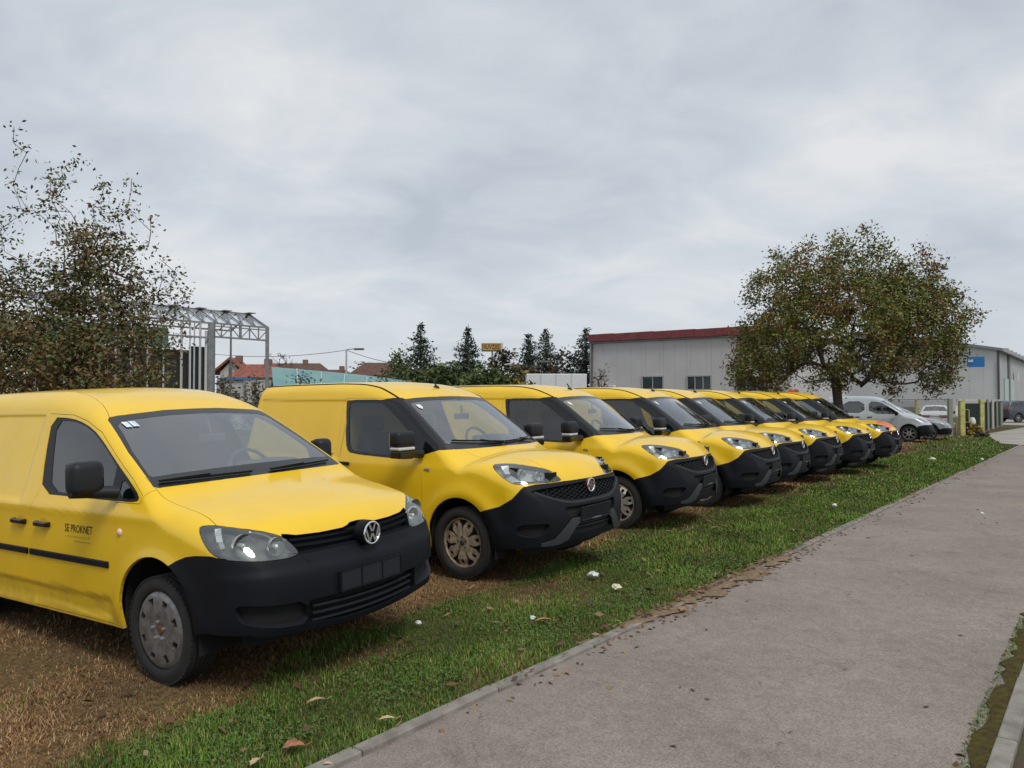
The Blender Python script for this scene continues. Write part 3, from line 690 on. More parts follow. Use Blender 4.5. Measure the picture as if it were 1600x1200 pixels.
        mb = MB(); y = float(S.side_y(-.352, .878)[0]); mb.lathe([(0, .012), (.016, .010), (.024, .003), (.024, -.004)], 20, c=(-.352, 0, .878)); mesh_obj('side_indicator', [(a, sg * (y + b), c) for a, b, c in mb.V], mb.F, mat('indicator_lens', (.75, .55, .5), .25), t, smooth=True)
        # mirror: shell on a stout arm
        mx_, my_ = (-.455, 1.04) if sg < 0 else (-.585, .975)
        mb = MB(); mb.box((mx_, sg * my_, 1.225), (.13, (.20 if sg < 0 else .15), .20)); mir = mb.build('mirror', TRIM2, t, smooth=True, bevel=.045, seg=4)
        mb = MB(); mb.tube([(-.40, sg * .87, 1.118), (-.42, sg * .93, 1.128), (-.45, sg * 1.02, 1.135), (-.46, sg * 1.13, 1.138)] if sg < 0 else [(-.40, .87, 1.118), (-.48, .92, 1.128), (-.58, .95, 1.135), (-.60, .97, 1.14)], [.042, .040, .036, .028], 10); mb.build('mirror_arm', TRIM2, mir, smooth=True)
        mb = MB(); mb.box((mx_ - .062, sg * my_, 1.23), (.006, (.16 if sg < 0 else .11), .16)); mb.build('mirror_glass', CHROME, mir)
    # grille: recessed mouth, two slats
    g = K.panel('grille', 'grille', VOID, t, gap=0, recess=.05, rim_mat=TRIM)
    for z0 in (.836, .803):
        mb = MB(); K.front_strip(mb, [(y, z0 - .002 + .012 * (abs(y) / .5) ** 2) for y in np.linspace(-.50, .50, 27)], .013, -.008, .03); mb.build('slat', TRIM, g)
    mb = MB(); K.front_strip(mb, [(y, .770) for y in np.linspace(-.52, .52, 27)], .012, .0, .04); mb.build('grille_frame', TRIM, g)
    lg = K.panel('lower_grille', 'lower_grille', VOID, bmp, gap=0, recess=.06, rim_mat=TRIM)
    for z0 in (.462, .420, .378):
        mb = MB(); K.front_strip(mb, [(y, z0 - .012 * (1 - (y / .44) ** 2)) for y in np.linspace(-.425, .425, 19)], .012, -.012, .03); mb.build('lower_slat', TRIM2, t)
    for sd_ in ('R', 'L'): K.panel('fog_recess', 'fog_recess', VOID, bmp, sd_, gap=0, recess=.05, rim_mat=TRIM2)
    for sg in (-1, 1):      # joint between nose and bumper, under the headlight
        mb = MB(); pts = []
        for y, z in ((.470, .768), (.455, .745), (.425, .715)): pts.append((float(S.front_x(y, z)[0]) + .0005, sg * y, z))
        mb.tube(pts, .0035, 5); mb.build('bumper_joint', VOID, bmp)
    mb = MB(); ys = np.linspace(-.70, .70, 17)      # undertray lip set back below the bumper
    xs_ = [float(S.front_x(abs(y), .36)[0]) - .22 for y in ys]
    for k in range(16): mb.add([(xs_[k], ys[k], .25), (xs_[k + 1], ys[k + 1], .25), (xs_[k + 1], ys[k + 1], .40), (xs_[k], ys[k], .40)], [(0, 1, 2, 3)])
    mb.build('undertray_lip', VOID, t)
    # number plate holder, empty, ribbed
    def onf(y, z, o=0.): return (float(S.front_x(abs(y), z)[0]) + o, y, z)
    X0 = onf(.26, .57)[0] - .002
    pl = MB(); pl.box((X0 + .018, 0, .572), (.016, .53, .125)); plate = pl.build('number_plate_holder', TRIM2, t, bevel=.004)
    mb = MB()
    for yy in (-.262, -.09, .09, .262): mb.box((X0 + .028, yy, .572), (.006, .008, .122))
    for zz in (.512, .632): mb.box((X0 + .0285, 0, zz), (.006, .53, .008))
    mb.build('holder_rib', TRIM, plate)
    # round badge: ring with V over W
    zb, yb = .818, 0.0; xb = .905
    mb = MB(); mb.lathe([(.077, -.07), (.077, 0), (.0, .004)], 32, axis='x', c=(xb - .012, 0, zb)); badge = mb.build('badge', TRIM, t, smooth=True)
    mb = MB(); mb.tube([(xb, 0.066 * math.cos(2 * math.pi * k / 36), zb + 0.066 * math.sin(2 * math.pi * k / 36)) for k in range(36)], .0070, 8, closed=True)
    def st(a, b): mb.bar((xb - .001, a[0], zb + a[1]), (xb - .001, b[0], zb + b[1]), .0125, .010, up=(1, 0, 0))
    for sg in (-1, 1):
        st((sg * .027, .058), (sg * .004, .010)); st((sg * .056, .033), (sg * .024, -.055)); st((sg * .025, -.055), (sg * .003, -.004))
    mb.build('badge_letters', CHROME, badge)
    # windscreen, wiper, mirror, stickers
    w = K.panel('windscreen', 'windscreen', WGLASS, t, gap=0, rim=.004, off=-.003); K.panel('windscreen_border', 'windscreen_border', mat('black_frit', (.022, .024, .028), .25), w, gap=.0005, rim=.012, off=-.002)
    def onw(y, z, o=.012):
        # point on the windscreen at (y, z)
        O = np.array([[-1.6, abs(y), z]]); p = S.hit(O, np.array([[1., 0, 0]]), 0., 2.4)[0]; n = S.grad(np.array([p]))[0]; p = p + n * o; return Vector((p[0], y, p[2]))
    for y0, y1, z0, z1 in ((-.72, -.10, 1.170, 1.168), (.06, .66, 1.168, 1.172)):
        mb = MB(); pts = [onw(y0 + (y1 - y0) * k / 8, z0 + (z1 - z0) * k / 8, .014) for k in range(9)]
        for a, b in zip(pts, pts[1:]): mb.bar(a, b, .018, .014)
        arm = [onw(y0 + (y1 - y0) * .5, z0, .03), onw(y0 - .02, z0 - .012, .03)]
        mb.bar(arm[0], arm[1], .016, .012); mb.build('wiper', GLOSSB, t)
    mb = MB(); q = onw(.05, 1.50, -.12); mb.box(q, (.03, .22, .06)); mb.bar(q, onw(.05, 1.555, -.02), .02); mb.build('rear_view_mirror', INTER, t, bevel=.01)
    mb = MB(); V = [onw(y, z, -.0005 + .004) for y, z in ((-.592, 1.540), (-.553, 1.540), (-.553, 1.505), (-.592, 1.505), (-.545, 1.543), (-.505, 1.543), (-.505, 1.508), (-.545, 1.508))]
    mb.add(V, [(0, 1, 2, 3), (4, 5, 6, 7)]); mb.build('windscreen_sticker', mat('sticker', (.42, .56, .66), .4, color2=(.75, .8, .82), vscale=40), t)
    cabin(t, -.10, -1.50, 1.06, 1.80, .86); arches(t, WB1, .355, .405, .885)
    # lettering on the near door
    V, F = text_mesh('SE PROKNET', .062); k = .34 / (V[:, 0].max() - V[:, 0].min()); P = []
    for a, b, c in V:
        x, z = -.832 + a * k, .862 + b * 1.15; P.append((x, -(float(S.side_y(x, z)[0]) + .0015), z))
    dr = [c for c in KID[t.name] if c.name.startswith('door')][0]
    mesh_obj('door_lettering', P, F, mat('brown_print', (.055, .025, .006), .5), dr)
    mb = MB(); 
    for (x0, x1, z) in ((-.97, -.70, .812), (-.88, -.68, .783)):
        n = 9; xs = np.linspace(x0, x1, 2 * n)
        for i in range(0, 2 * n - 1, 2): K.side_strip(mb, [(xs[i], z), (xs[i + 1] , z)], .007, .0014, .002, sgn=-1)
    mb.build('small_print', mat('faint_print', (.38, .22, .008), .5), dr)
    axles(t, WB1, .320, .20, .872, 'disc', mat('grey_wheel_cover', (.20, .195, .195), .38, .55, var=.3, vscale=20))
    t.matrix_world = pose_matrix(-1.599, 5.301, -.019, 123.419, 1.624, 1.125)
    return t

# ------------------------------------------------------------------ the newer vans of the row
def build_row_van():
    S = Shell(DOBLO)
    fr = lambda C, N: (C[:, 0] > .15)
    ws_f = lambda C, N: (C[:, 0] < .1) & (C[:, 0] > -1.3) & (N[:, 0] > .16) & (N[:, 2] > .2)
    sd = lambda C, N: (N[:, 1] > .40)
    frame = [(-1.765, 1.60), (-1.74, 1.642), (-1.2, 1.645), (-1.0, 1.62), (-.809, 1.515), (-.516, 1.300), (-.33, 1.172), (-.42, 1.140), (-.554, 1.103), (-.669, 1.060), (-1.027, 1.069), (-1.529, 1.086), (-1.61, 1.13), (-1.66, 1.25)]
    glass = [(-1.70, 1.59), (-1.68, 1.618), (-1.24, 1.620), (-1.13, 1.578), (-.892, 1.425), (-.704, 1.300), (-.665, 1.262), (-.665, 1.095), (-.945, 1.092), (-1.48, 1.108), (-1.57, 1.15), (-1.62, 1.28)]
    ws = [(-.01, 1.675), (.14, 1.673), (.34, 1.668), (.486, 1.661), (.61, 1.650), (.655, 1.635), (.672, 1.50), (.682, 1.418), (.712, 1.25), (.722, 1.178), (.66, 1.163), (.39, 1.166), (-.01, 1.172)]
    wsg = [(-.01, 1.642), (.14, 1.640), (.34, 1.635), (.486, 1.626), (.60, 1.612), (.625, 1.59), (.642, 1.50), (.655, 1.41), (.683, 1.25), (.69, 1.225), (.65, 1.210), (.39, 1.214), (-.01, 1.220)]
    pillar = [(-1.08, .686, 1.662), (-.985, .655, 1.662), (-.90, .56, 1.62), (-.60, .60, 1.418), (-.33, .68, 1.209), (-.25, .70, 1.165), (-.335, .80, 1.162), (-.463, .83, 1.142), (-.554, .851, 1.103), (-.66, .84, 1.13), (-.70, .80, 1.29), (-.89, .775, 1.42), (-1.14, .737, 1.57), (-1.22, .715, 1.641)]
    head = [(.303, .80, 1.046), (.334, .72, 1.059), (.464, .625, 1.056), (.631, .500, 1.020), (.699, .425, .988), (.753, .397, .937), (.790, .384, .901), (.751, .52, .894), (.681, .717, .897), (.583, .823, .890), (.491, .842, .931), (.387, .835, .991)]
    bump = [(1.2, -.05, .893), (.85, -.03, .893), (.815, .20, .893), (.788, .366, .893), (.751, .52, .889), (.70, .68, .888), (.650, .79, .872), (.636, .801, .858), (.567, .85, .768), (.441, .872, .693), (.289, .902, .650), (.10, .90, .56), (.10, .9, -.1), (1.2, -.05, -.1)]
    fog = [(.616, .843, .540), (.75, .74, .552), (.833, .626, .545), (.803, .682, .454), (.719, .777, .426), (.603, .846, .455)]
    regs = [
        Reg('void', 'side', arch_poly(-.02, .372, .37)), Reg('void', 'side', arch_poly(-WB2, .372, .37)),
        Reg('void', 'side', [(-3.8, -.1), (-3.8, .240), (.2, .240), (.2, -.1)], lambda C, N: C[:, 0] < .2), Reg('void', 'side', [(.2, -.1), (.2, .30), (.45, .318), (.80, .345), (1.2, .385), (1.2, -.1)], lambda C, N: C[:, 0] > .15),
        Reg('headlight', 'obl', head, fr, rnd=1),
        Reg('grille', 'front', [(-.01, .866), (.15, .866), (.37, .860), (.55, .852), (.69, .842), (.755, .836), (.735, .822), (.645, .790), (.50, .758), (.35, .735), (.20, .722), (-.01, .719)], lambda C, N: (C[:, 0] > .4)),
        Reg('plate_recess', 'front', [(-.01, .668), (.44, .672), (.43, .60), (.375, .574), (.225, .570), (.205, .545), (.245, .525), (.31, .482), (.385, .405), (-.01, .405)], lambda C, N: C[:, 0] > .5),
        Reg('fog_recess', 'obl', fog, lambda C, N: C[:, 0] > .4, rnd=1),
        Reg('bumper_accent', 'front', [(.224, .566), (.366, .570), (.46, .492), (.565, .402), (.70, .380), (.70, .352), (.534, .340), (.405, .375), (.318, .484), (.25, .527), (.21, .545)], lambda C, N: C[:, 0] > .5),
        Reg('bumper', 'obl', bump, fr),
        Reg('windscreen', 'front', wsg, ws_f), Reg('windscreen_border', 'front', ws, ws_f),
        Reg('side_window', 'side', glass, sd, rnd=1), Reg('window_frame', 'side', frame, sd, rnd=1),
        Reg('pillar_trim', 'obl', pillar, lambda C, N: (C[:, 0] < -.2) & (C[:, 1] > .55)),
        Reg('bonnet', 'top', [(-.40, -.02), (-.36, .66), (-.22, .60), (-.05, .54), (.25, .50), (.48, .47), (.64, .47), (.75, .40), (1.3, .34), (1.3, -.02)], lambda C, N: (C[:, 0] > -.36) & (N[:, 2] > .1)),
        Reg('roof', 'top', [(-3.44, -.02), (-3.44, .60), (-2.5, .60), (-1.98, .585), (-1.54, .60), (-1.34, .611), (-1.12, .65), (-1.0, .66), (-.9, .60), (-.8, -.02)], lambda C, N: (N[:, 2] > .3) & (C[:, 0] < -.85)),
        Reg('door', 'side', [(-.485, .300), (-.487, .82), (-.514, 1.066), (-.56, 1.098), (-.42, 1.137), (-.32, 1.172), (-.516, 1.306), (-.815, 1.525), (-1.05, 1.652), (-1.20, 1.660), (-1.76, 1.660), (-1.80, 1.62), (-1.775, 1.13), (-1.715, 1.0), (-1.71, .40), (-1.65, .30)], lambda C, N: N[:, 1] > .3),
        Reg('front_wing', 'side', [(-.485, -.1), (-.487, .82), (-.514, 1.066), (-.56, 1.098), (-.42, 1.137), (-.33, 1.165), (-.25, 1.20), (.0, 1.25), (1.3, 1.25), (1.3, -.1)]),
    ]
    K = Skin(S, regs)
    t = empty('delivery_van', cat='van', group='yellow vans parked in a row on the grass')
    K.panel('body', 'body', YELLOW, t); K.panel('roof', 'roof', YELLOW, t); K.panel('bonnet', 'bonnet', YELLOW, t)
    K.panel('bumper', 'bumper', TRIM, t, gap=.001, rim=.03); bmp = KID[t.name][-1]
    for sd_ in ('R', 'L'):
        sg = -1 if sd_ == 'R' else 1
        K.panel('front_wing', 'front_wing', YELLOW, t, sd_); d = K.panel('door', 'door', YELLOW, t, sd_)
        K.panel('pillar_trim', 'pillar_trim', TRIM2, t, sd_, gap=.0015, rim=.015)
        K.panel('window_frame', 'window_frame', GLOSSB, d, sd_, gap=0, rim=.02, off=-.003); K.panel('side_window', 'side_window', SGLASS, d, sd_, gap=0, rim=.004, off=-.008)
        hl = K.panel('headlight', 'headlight', CAVITY2, t, sd_, gap=.002, recess=.05, rim_mat=TRIM2); K.panel('lens', 'headlight', LENS, hl, sd_, gap=.003, rim=.006, off=.001)
        for (x, y, z, r) in ((.575, .70, .965, .050), (.665, .575, .950, .042)):
            mb = MB(); mb.lathe([(r, .0), (r * .98, -.02), (r * .75, -.05), (r * .35, -.065), (0, -.07)], 22, axis='x', c=(x, sg * y, z)); mb.build('reflector', REFL, hl, smooth=True)
        mb = MB(); a = [(.395, .735, 1.030), (.425, .755, 1.0), (.455, .765, .965)]
        for p, q in zip(a, a[1:]): mb.bar((p[0], sg * p[1], p[2]), (q[0], sg * q[1], q[2]), .07, .035)
        mb.build('indicator', LAMPW, hl)
        mb = MB(); a = [(.56, .80, .905), (.64, .735, .905), (.70, .62, .905), (.74, .50, .905)]
        for p, q in zip(a, a[1:]): mb.bar((p[0] - .01, sg * p[1], p[2]), (q[0] - .01, sg * q[1], q[2]), .012, .012)
        mb.box((.50, sg * .735, .985), (.09, .02, .09)); mb.box((.715, sg * .465, .945), (.06, .11, .07))
        mb.build('lamp_bezel', GLOSSB, hl)
        y = float(S.side_y(-1.80, 1.155)[0]); mb = MB(); mb.box((-1.885, sg * (y + .015), 1.06), (.16, .022, .035)); 
        mb.build('handle', GLOSSB, t, bevel=.008)
        y = float(S.side_y(-1.58, .99)[0]); mb = MB(); mb.box((-1.58, sg * (y + .018), .985), (.15, .022, .035)); mb.build('handle', GLOSSB, d, bevel=.008)
        mb = MB(); y = float(S.side_y(-.44, .978)[0]); mb.box((-.43, sg * (y + .002), .978), (.07, .012, .024)); mb.build('side_indicator', SILVERP, t, bevel=.004)
        mb = MB(); mb.box((-.56, sg * 1.07, 1.275), (.14, .24, .15)); mir = mb.build('mirror', TRIM2, t, smooth=True, bevel=.04, seg=4)
        mb = MB(); mb.box((-.555, sg * 1.075, 1.185), (.125, .22, .030)); mb.build('mirror_strip', mat('pale_mirror_strip', (.62, .63, .64), .2, .3), mir, bevel=.01)  # pale silver strip along the foot of the mirror housing
        mb = MB(); mb.box((-.55, sg * 1.05, 1.130), (.13, .26, .07)); mb.tube([(-.50, sg * .86, 1.125), (-.52, sg * .93, 1.13), (-.54, sg * 1.0, 1.14)], [.05, .045, .04], 8); mb.build('mirror_arm', GLOSSB, mir, bevel=.012)
        mb = MB(); mb.box((-.632, sg * 1.07, 1.27), (.006, .20, .12)); mb.build('mirror_glass', CHROME, mir)
        K.panel('fog_recess', 'fog_recess', VOID, bmp, sd_, gap=0, recess=.045, rim_mat=TRIM2); K.panel('bumper_accent', 'bumper_accent', mat('grey_bumper_trim', (.034, .038, .045), .5), bmp, sd_, gap=.001, rim=.025, off=.010)
        # black strip in the roof channel
        mb = MB(); pts = []
        for x in np.linspace(-3.3, -1.02, 40):
            yy = float(np.interp(x, [-3.4, -2.5, -1.98, -1.54, -1.34, -1.12, -1.0], [.60, .60, .585, .60, .611, .65, .662])); O = np.array([[x, yy, .9]]); p = S.hit(O, np.array([[0, 0, 1.]]), 0., 1.2)[0]; pts.append((p[0], sg * yy, p[2] - .001))
        mb.tube(pts, .010, 6); mb.build('roof_channel_strip', TRIM, t)
        y = float(S.side_y(-.45, .29)[0])
    # honeycomb grille
    g = K.panel('grille', 'grille', VOID, t, gap=0, recess=.05, rim_mat=TRIM)
    hx = MB(); rr = .030
    gp = [r.poly for r in regs if r.name == 'grille'][0]; gp = np.array(gp)
    cells = []
    for i in range(-26, 27):
        for j in range(-4, 5):
            y = i * rr * 1.5; z = .79 + (j + .5 * (i % 2)) * rr * math.sqrt(3) * .62
            if in_poly(gp, np.array([abs(y)]), np.array([z]))[0]: cells.append((y, z))
    for y, z in cells:
        V = []; x0 = float(S.front_x(abs(y), z)[0]) - .012
        for rad in (rr * .97, rr * .78):
            for k in range(6): V.append((x0 + (0 if rad > rr * .9 else -.012), y + rad * math.cos(k * math.pi / 3), z + rad * .62 * math.sin(k * math.pi / 3)))
        hx.add(V, [(k, (k + 1) % 6, 6 + (k + 1) % 6, 6 + k) for k in range(6)])
    o = hx.build('mesh_insert', TRIM2, g); o['kind'] = 'stuff'
    mb = MB(); K.front_strip(mb, [(y, .705 + .165 * max(0, (abs(y) - .28) / .46) ** 1.7 * .75) for y in np.linspace(-.73, .73, 31)], .022, .006, .03); mb.build('grille_frame', mat('grey_bumper_trim', (.034, .038, .045), .5), g)
    K.panel('plate_recess', 'plate_recess', VOID, bmp, gap=0, recess=.035, rim_mat=TRIM)
    X0 = float(S.front_x(.2, .59)[0])
    mb = MB(); mb.box((X0 + .008, 0, .592), (.016, .53, .120)); plate = mb.build('number_plate_holder', TRIM, t, bevel=.004)
    mb = MB(); mb.box((X0 + .018, 0, .535), (.006, .53, .016)); mb.box((X0 + .018, 0, .652), (.006, .53, .010)); mb.build('holder_rib', TRIM2, plate)
    V, F = text_mesh('e VENETO', .022); P = [(X0 + .0216, a * 1.6, .5355 + b * .8) for a, b, c in V]; mesh_obj('holder_lettering', P, F, mat('pale_print', (.35, .35, .36), .5), plate)
    mb = MB()
    for z0 in (.505, .478): K.front_strip(mb, [(y, z0) for y in np.linspace(-.31, .31, 9)], .012, -.012, .02)
    mb.build('lower_slat', TRIM2, bmp)
    # air dam under the bumper
    mb = MB()
    for yy in np.linspace(-.70, .70, 15)[:-1]:
        y2 = yy + .1; x1 = float(S.front_x(abs(yy), .42)[0]) - .22; x2 = float(S.front_x(abs(y2), .42)[0]) - .22
        mb.add([(x1, yy, .25), (x2, y2, .25), (x2, y2, .45), (x1, yy, .45)], [(0, 1, 2, 3)])
    mb.build('air_dam', VOID, t)
    xb = float(S.front_x(0, .835)[0]) + .016; zb = .832
    mb = MB(); mb.lathe([(.060, -.03), (.060, 0), (.05, .004), (0, .007)], 32, axis='x', c=(xb - .006, 0, zb)); badge = mb.build('badge', mat('badge_enamel', (.07, .022, .026), .3), t, smooth=True)
    mb = MB(); mb.tube([(xb, .060 * math.cos(2 * math.pi * k / 32), zb + .060 * math.sin(2 * math.pi * k / 32)) for k in range(32)], .008, 8, closed=True)
    V, F = text_mesh('FIAT', .042); b0 = len(mb.V)
    mb.add([(xb + .004, a * .95, zb + b * 1.5) for a, b, c in V], F); mb.build('badge_letters', CHROME, badge)
    w = K.panel('windscreen', 'windscreen', WGLASS, t, gap=0, rim=.004, off=-.003); K.panel('windscreen_border', 'windscreen_border', mat('black_frit', (.022, .024, .028), .25), w, gap=.0005, rim=.012, off=-.002)
    def onw(y, z, o=.012):
        p = S.hit(np.array([[-1.6, abs(y), z]]), np.array([[1., 0, 0]]), 0., 2.4)[0]; n = S.grad(np.array([p]))[0]; p = p + n * o; return Vector((p[0], y, p[2]))
    for y0, y1, z0, z1 in ((-.62, -.02, 1.235, 1.20), (.02, .62, 1.20, 1.215)):
        mb = MB(); pts = [onw(y0 + (y1 - y0) * k / 8, z0 + (z1 - z0) * k / 8, .014) for k in range(9)]
        for a, b in zip(pts, pts[1:]): mb.bar(a, b, .020, .016)
        mb.bar(pts[4] + Vector((.01, 0, .01)), onw(y1, 1.178, .02), .018, .014); mb.build('wiper', GLOSSB, t)
    mb = MB(); q = onw(.05, 1.56, -.12); mb.box(q, (.03, .22, .06)); mb.bar(q, onw(.05, 1.60, -.02), .02); mb.build('rear_view_mirror', INTER, t, bevel=.01)
    mb = MB(); V = [onw(y, z, .0035) for y, z in ((-.585, 1.590), (-.535, 1.592), (-.535, 1.565), (-.560, 1.545), (-.585, 1.560))]; mb.add(V, [(0, 1, 2, 3, 4)]); mb.build('windscreen_sticker', mat('white_sticker', (.7, .72, .74), .5), t)
    # roof aerial
    p = S.hit(np.array([[-1.12, 0.02, .9]]), np.array([[0, 0, 1.]]), 0., 1.2)[0]
    mb = MB(); mb.box((p[0] - .01, p[1], p[2] + .010), (.07, .04, .03), taper=.6); mb.bar((p[0] - .01, p[1], p[2] + .02), (p[0] - .05, p[1], p[2] + .085), .014, .014); mb.build('aerial', GLOSSB, t)
    cabin(t, -.20, -1.78, 1.10, 1.84, .87, board=mat('shaded_yellow_bulkhead', (.50, .30, .012), .7)); arches(t, WB2, .37, .372, .89)  # bulkhead in body yellow darkened, the cabin's shade put into its colour
    axles(t, WB2, .327, .20, .890, 'spoke', mat('dusty_wheel_cover', (.36, .30, .22), .5, .35, var=.35, vscale=25))
    return t
# ------------------------------------------------------------------ ground, verge, path and kerbs
def dryness(X, Y):
    """0 green .. 1 straw, from where the cars have parked and the grass has died back"""
    a, o = ao(X, Y)
    n = .5 * (np.sin(1.9 * X + .7 * Y + 1.3) * np.sin(2.3 * Y - 1.1 * X) + .6 * np.sin(5.1 * X - 3.7 * Y) * np.sin(4.3 * Y + 2.9 * X + .5))
    th = .52 * sm(a, 2.3, 3.3) + .34 * sm(a, 6.0, 7.5) + 1.3 * sm(a, 17.5, 22) - .9 * np.exp(-((a - 27) / 2.5) ** 2)
    d = sm(o, -3.62 - th, -4.02 - th)
    d = d + .55 * np.exp(-((a - 5.3) / .55) ** 2 - ((o + 3.95) / .35) ** 2)
    return np.clip(d + .50 * n - .02 + .10 * np.sin(11.3 * X + 3 * Y) * np.sin(9.1 * Y - 4 * X), 0, 1)
def soilness(X, Y):
    a, o = ao(X, Y)
    s = np.exp(-((a - 5.45) / .60) ** 2 - ((o + 4.0) / .22) ** 2) + np.exp(-((a - 3.35) / .45) ** 2 - ((o + 3.95) / .2) ** 2)
    for c in (9.1, 11.6, 13.6, 15.9, 18.2, 20.3): s = s + .7 * np.exp(-((a - c) / .7) ** 2 - ((o + 4.35) / .25) ** 2)
    under = sm(o, -4.2, -4.5)
    return np.clip(s + .45 * under, 0, 1)
def build_ground():
    m = bpy.data.materials.new('verge_soil'); nt, N, L = nodes_of(m); b = N['Principled BSDF']; b.inputs['Roughness'].default_value = .95; b.inputs['Specular IOR Level'].default_value = .15
    tc = N.new('ShaderNodeTexCoord'); at_ = N.new('ShaderNodeAttribute'); at_.attribute_name = 'tint'
    n1 = N.new('ShaderNodeTexNoise'); n1.inputs['Scale'].default_value = 26; n1.inputs['Detail'].default_value = 8; L.new(tc.outputs['Object'], n1.inputs['Vector'])
    mr = N.new('ShaderNodeMapRange'); L.new(n1.outputs['Fac'], mr.inputs[0]); mr.inputs[1].default_value = .3; mr.inputs[2].default_value = .7; mr.inputs[3].default_value = .55; mr.inputs[4].default_value = 1.35
    mu = N.new('ShaderNodeMix'); mu.data_type = 'RGBA'; mu.blend_type = 'MULTIPLY'; mu.inputs['Factor'].default_value = 1
    L.new(at_.outputs['Color'], mu.inputs[6]); L.new(mr.outputs[0], mu.inputs[7]); L.new(mu.outputs[2], b.inputs['Base Color'])
    bp = N.new('ShaderNodeBump'); bp.inputs['Strength'].default_value = .6; bp.inputs['Distance'].default_value = .02; L.new(n1.outputs['Fac'], bp.inputs['Height']); L.new(bp.outputs[0], b.inputs['Normal'])
    # verge: fine sheet between the kerb and well behind the vans
    na, no = 150, 46
    A = np.concatenate([np.linspace(-3, 12, 90), np.linspace(12.4, 64, na - 90)]); O = np.concatenate([np.linspace(-2.845, -6, 30), np.linspace(-6.5, -24, no - 30)])
    AA, OO = np.meshgrid(A, O, indexing='ij'); X = AA * SA + OO * CA; Y = AA * CA - OO * SA; Z = ground_z(X, Y) - .012
    V = np.stack([X, Y, Z], -1).reshape(-1, 3); i = np.arange(na - 1)[:, None] * no + np.arange(no - 1)[None]; F = np.stack([i, i + 1, i + no + 1, i + no], -1).reshape(-1, 4)
    d = dryness(V[:, 0], V[:, 1])[:, None]; s = soilness(V[:, 0], V[:, 1])[:, None]
    c = np.array([.062, .072, .022]) * (1 - d) + np.array([.16, .10, .046]) * d; c = c * (1 - s) + np.array([.10, .062, .034]) * s
    o = mesh_obj('verge_ground', V, F, m, smooth=True, colors=c); tag(o, kind='structure')
    # everything further out
    fm = mat('field', (.075, .075, .032), .95, color2=(.10, .085, .045), vscale=.08, spec=.1)
    V = []; F = []
    for a0, a1, o0, o1 in ((-60, -3, -600, -2.845), (-3, 64, -600, -23.9), (64, 1200, -600, -2.845), (-60, 1200, .8, 500)):
        b0 = len(V); V += [at(a0, o0, -.03), at(a1, o0, -.03), at(a1, o1, -.03), at(a0, o1, -.03)]; F.append((b0 + 3, b0 + 2, b0 + 1, b0))
    tag(mesh_obj('field', [tuple(v) for v in V], [f[::-1] for f in F], fm), kind='structure')
    # asphalt
    m = bpy.data.materials.new('old_asphalt'); nt, N, L = nodes_of(m); b = N['Principled BSDF']; b.inputs['Roughness'].default_value = .9; b.inputs['Specular IOR Level'].default_value = .25
    tc = N.new('ShaderNodeTexCoord')
    def noise(sc, det=5, ro=.6):
        n = N.new('ShaderNodeTexNoise'); n.inputs['Scale'].default_value = sc; n.inputs['Detail'].default_value = det; n.inputs['Roughness'].default_value = ro; L.new(tc.outputs['Object'], n.inputs['Vector']); return n
    big, mid, fine = noise(.8, 5), noise(9, 5), noise(90, 3, .7)
    r = N.new('ShaderNodeValToRGB'); L.new(fine.outputs['Fac'], r.inputs[0]); e = r.color_ramp.elements; e[0].position = .30; e[0].color = (.150, .127, .108, 1); e[1].position = .72; e[1].color = (.335, .293, .258, 1); q = e.new(.5); q.color = (.236, .203, .176, 1)
    def mulr(src, fac, lo, hi):
        mp = N.new('ShaderNodeMapRange'); L.new(fac, mp.inputs[0]); mp.inputs[1].default_value = .3; mp.inputs[2].default_value = .7; mp.inputs[3].default_value = lo; mp.inputs[4].default_value = hi
        x = N.new('ShaderNodeMix'); x.data_type = 'RGBA'; x.blend_type = 'MULTIPLY'; x.inputs['Factor'].default_value = 1; L.new(src, x.inputs[6]); L.new(mp.outputs[0], x.inputs[7]); return x.outputs[2]
    stain = noise(2.6, 6, .62); st_ = N.new('ShaderNodeMapRange'); L.new(stain.outputs['Fac'], st_.inputs[0]); st_.inputs[1].default_value = .58; st_.inputs[2].default_value = .74; st_.inputs[3].default_value = 1; st_.inputs[4].default_value = .74
    xs = N.new('ShaderNodeMix'); xs.data_type = 'RGBA'; xs.blend_type = 'MULTIPLY'; xs.inputs['Factor'].default_value = 1; L.new(r.outputs[0], xs.inputs[6]); L.new(st_.outputs[0], xs.inputs[7])
    # hairline cracks: warped cell borders, only here and there
    wn = noise(3.0, 4); wv = N.new('ShaderNodeMix'); wv.data_type = 'RGBA'; wv.blend_type = 'ADD'; wv.inputs['Factor'].default_value = .35; L.new(tc.outputs['Object'], wv.inputs[6]); L.new(wn.outputs['Color'], wv.inputs[7])
    ck = N.new('ShaderNodeTexVoronoi'); ck.feature = 'DISTANCE_TO_EDGE'; ck.inputs['Scale'].default_value = .55; L.new(wv.outputs[2], ck.inputs['Vector'])
    c1 = N.new('ShaderNodeMapRange'); L.new(ck.outputs['Distance'], c1.inputs[0]); c1.inputs[1].default_value = .0; c1.inputs[2].default_value = .004; c1.inputs[3].default_value = .55; c1.inputs[4].default_value = 1
    cg = N.new('ShaderNodeMapRange'); L.new(mid.outputs['Fac'], cg.inputs[0]); cg.inputs[1].default_value = .45; cg.inputs[2].default_value = .55
    cm2 = N.new('ShaderNodeMix'); cm2.data_type = 'FLOAT'; L.new(cg.outputs[0], cm2.inputs['Factor']); cm2.inputs[2].default_value = 1; L.new(c1.outputs[0], cm2.inputs[3])
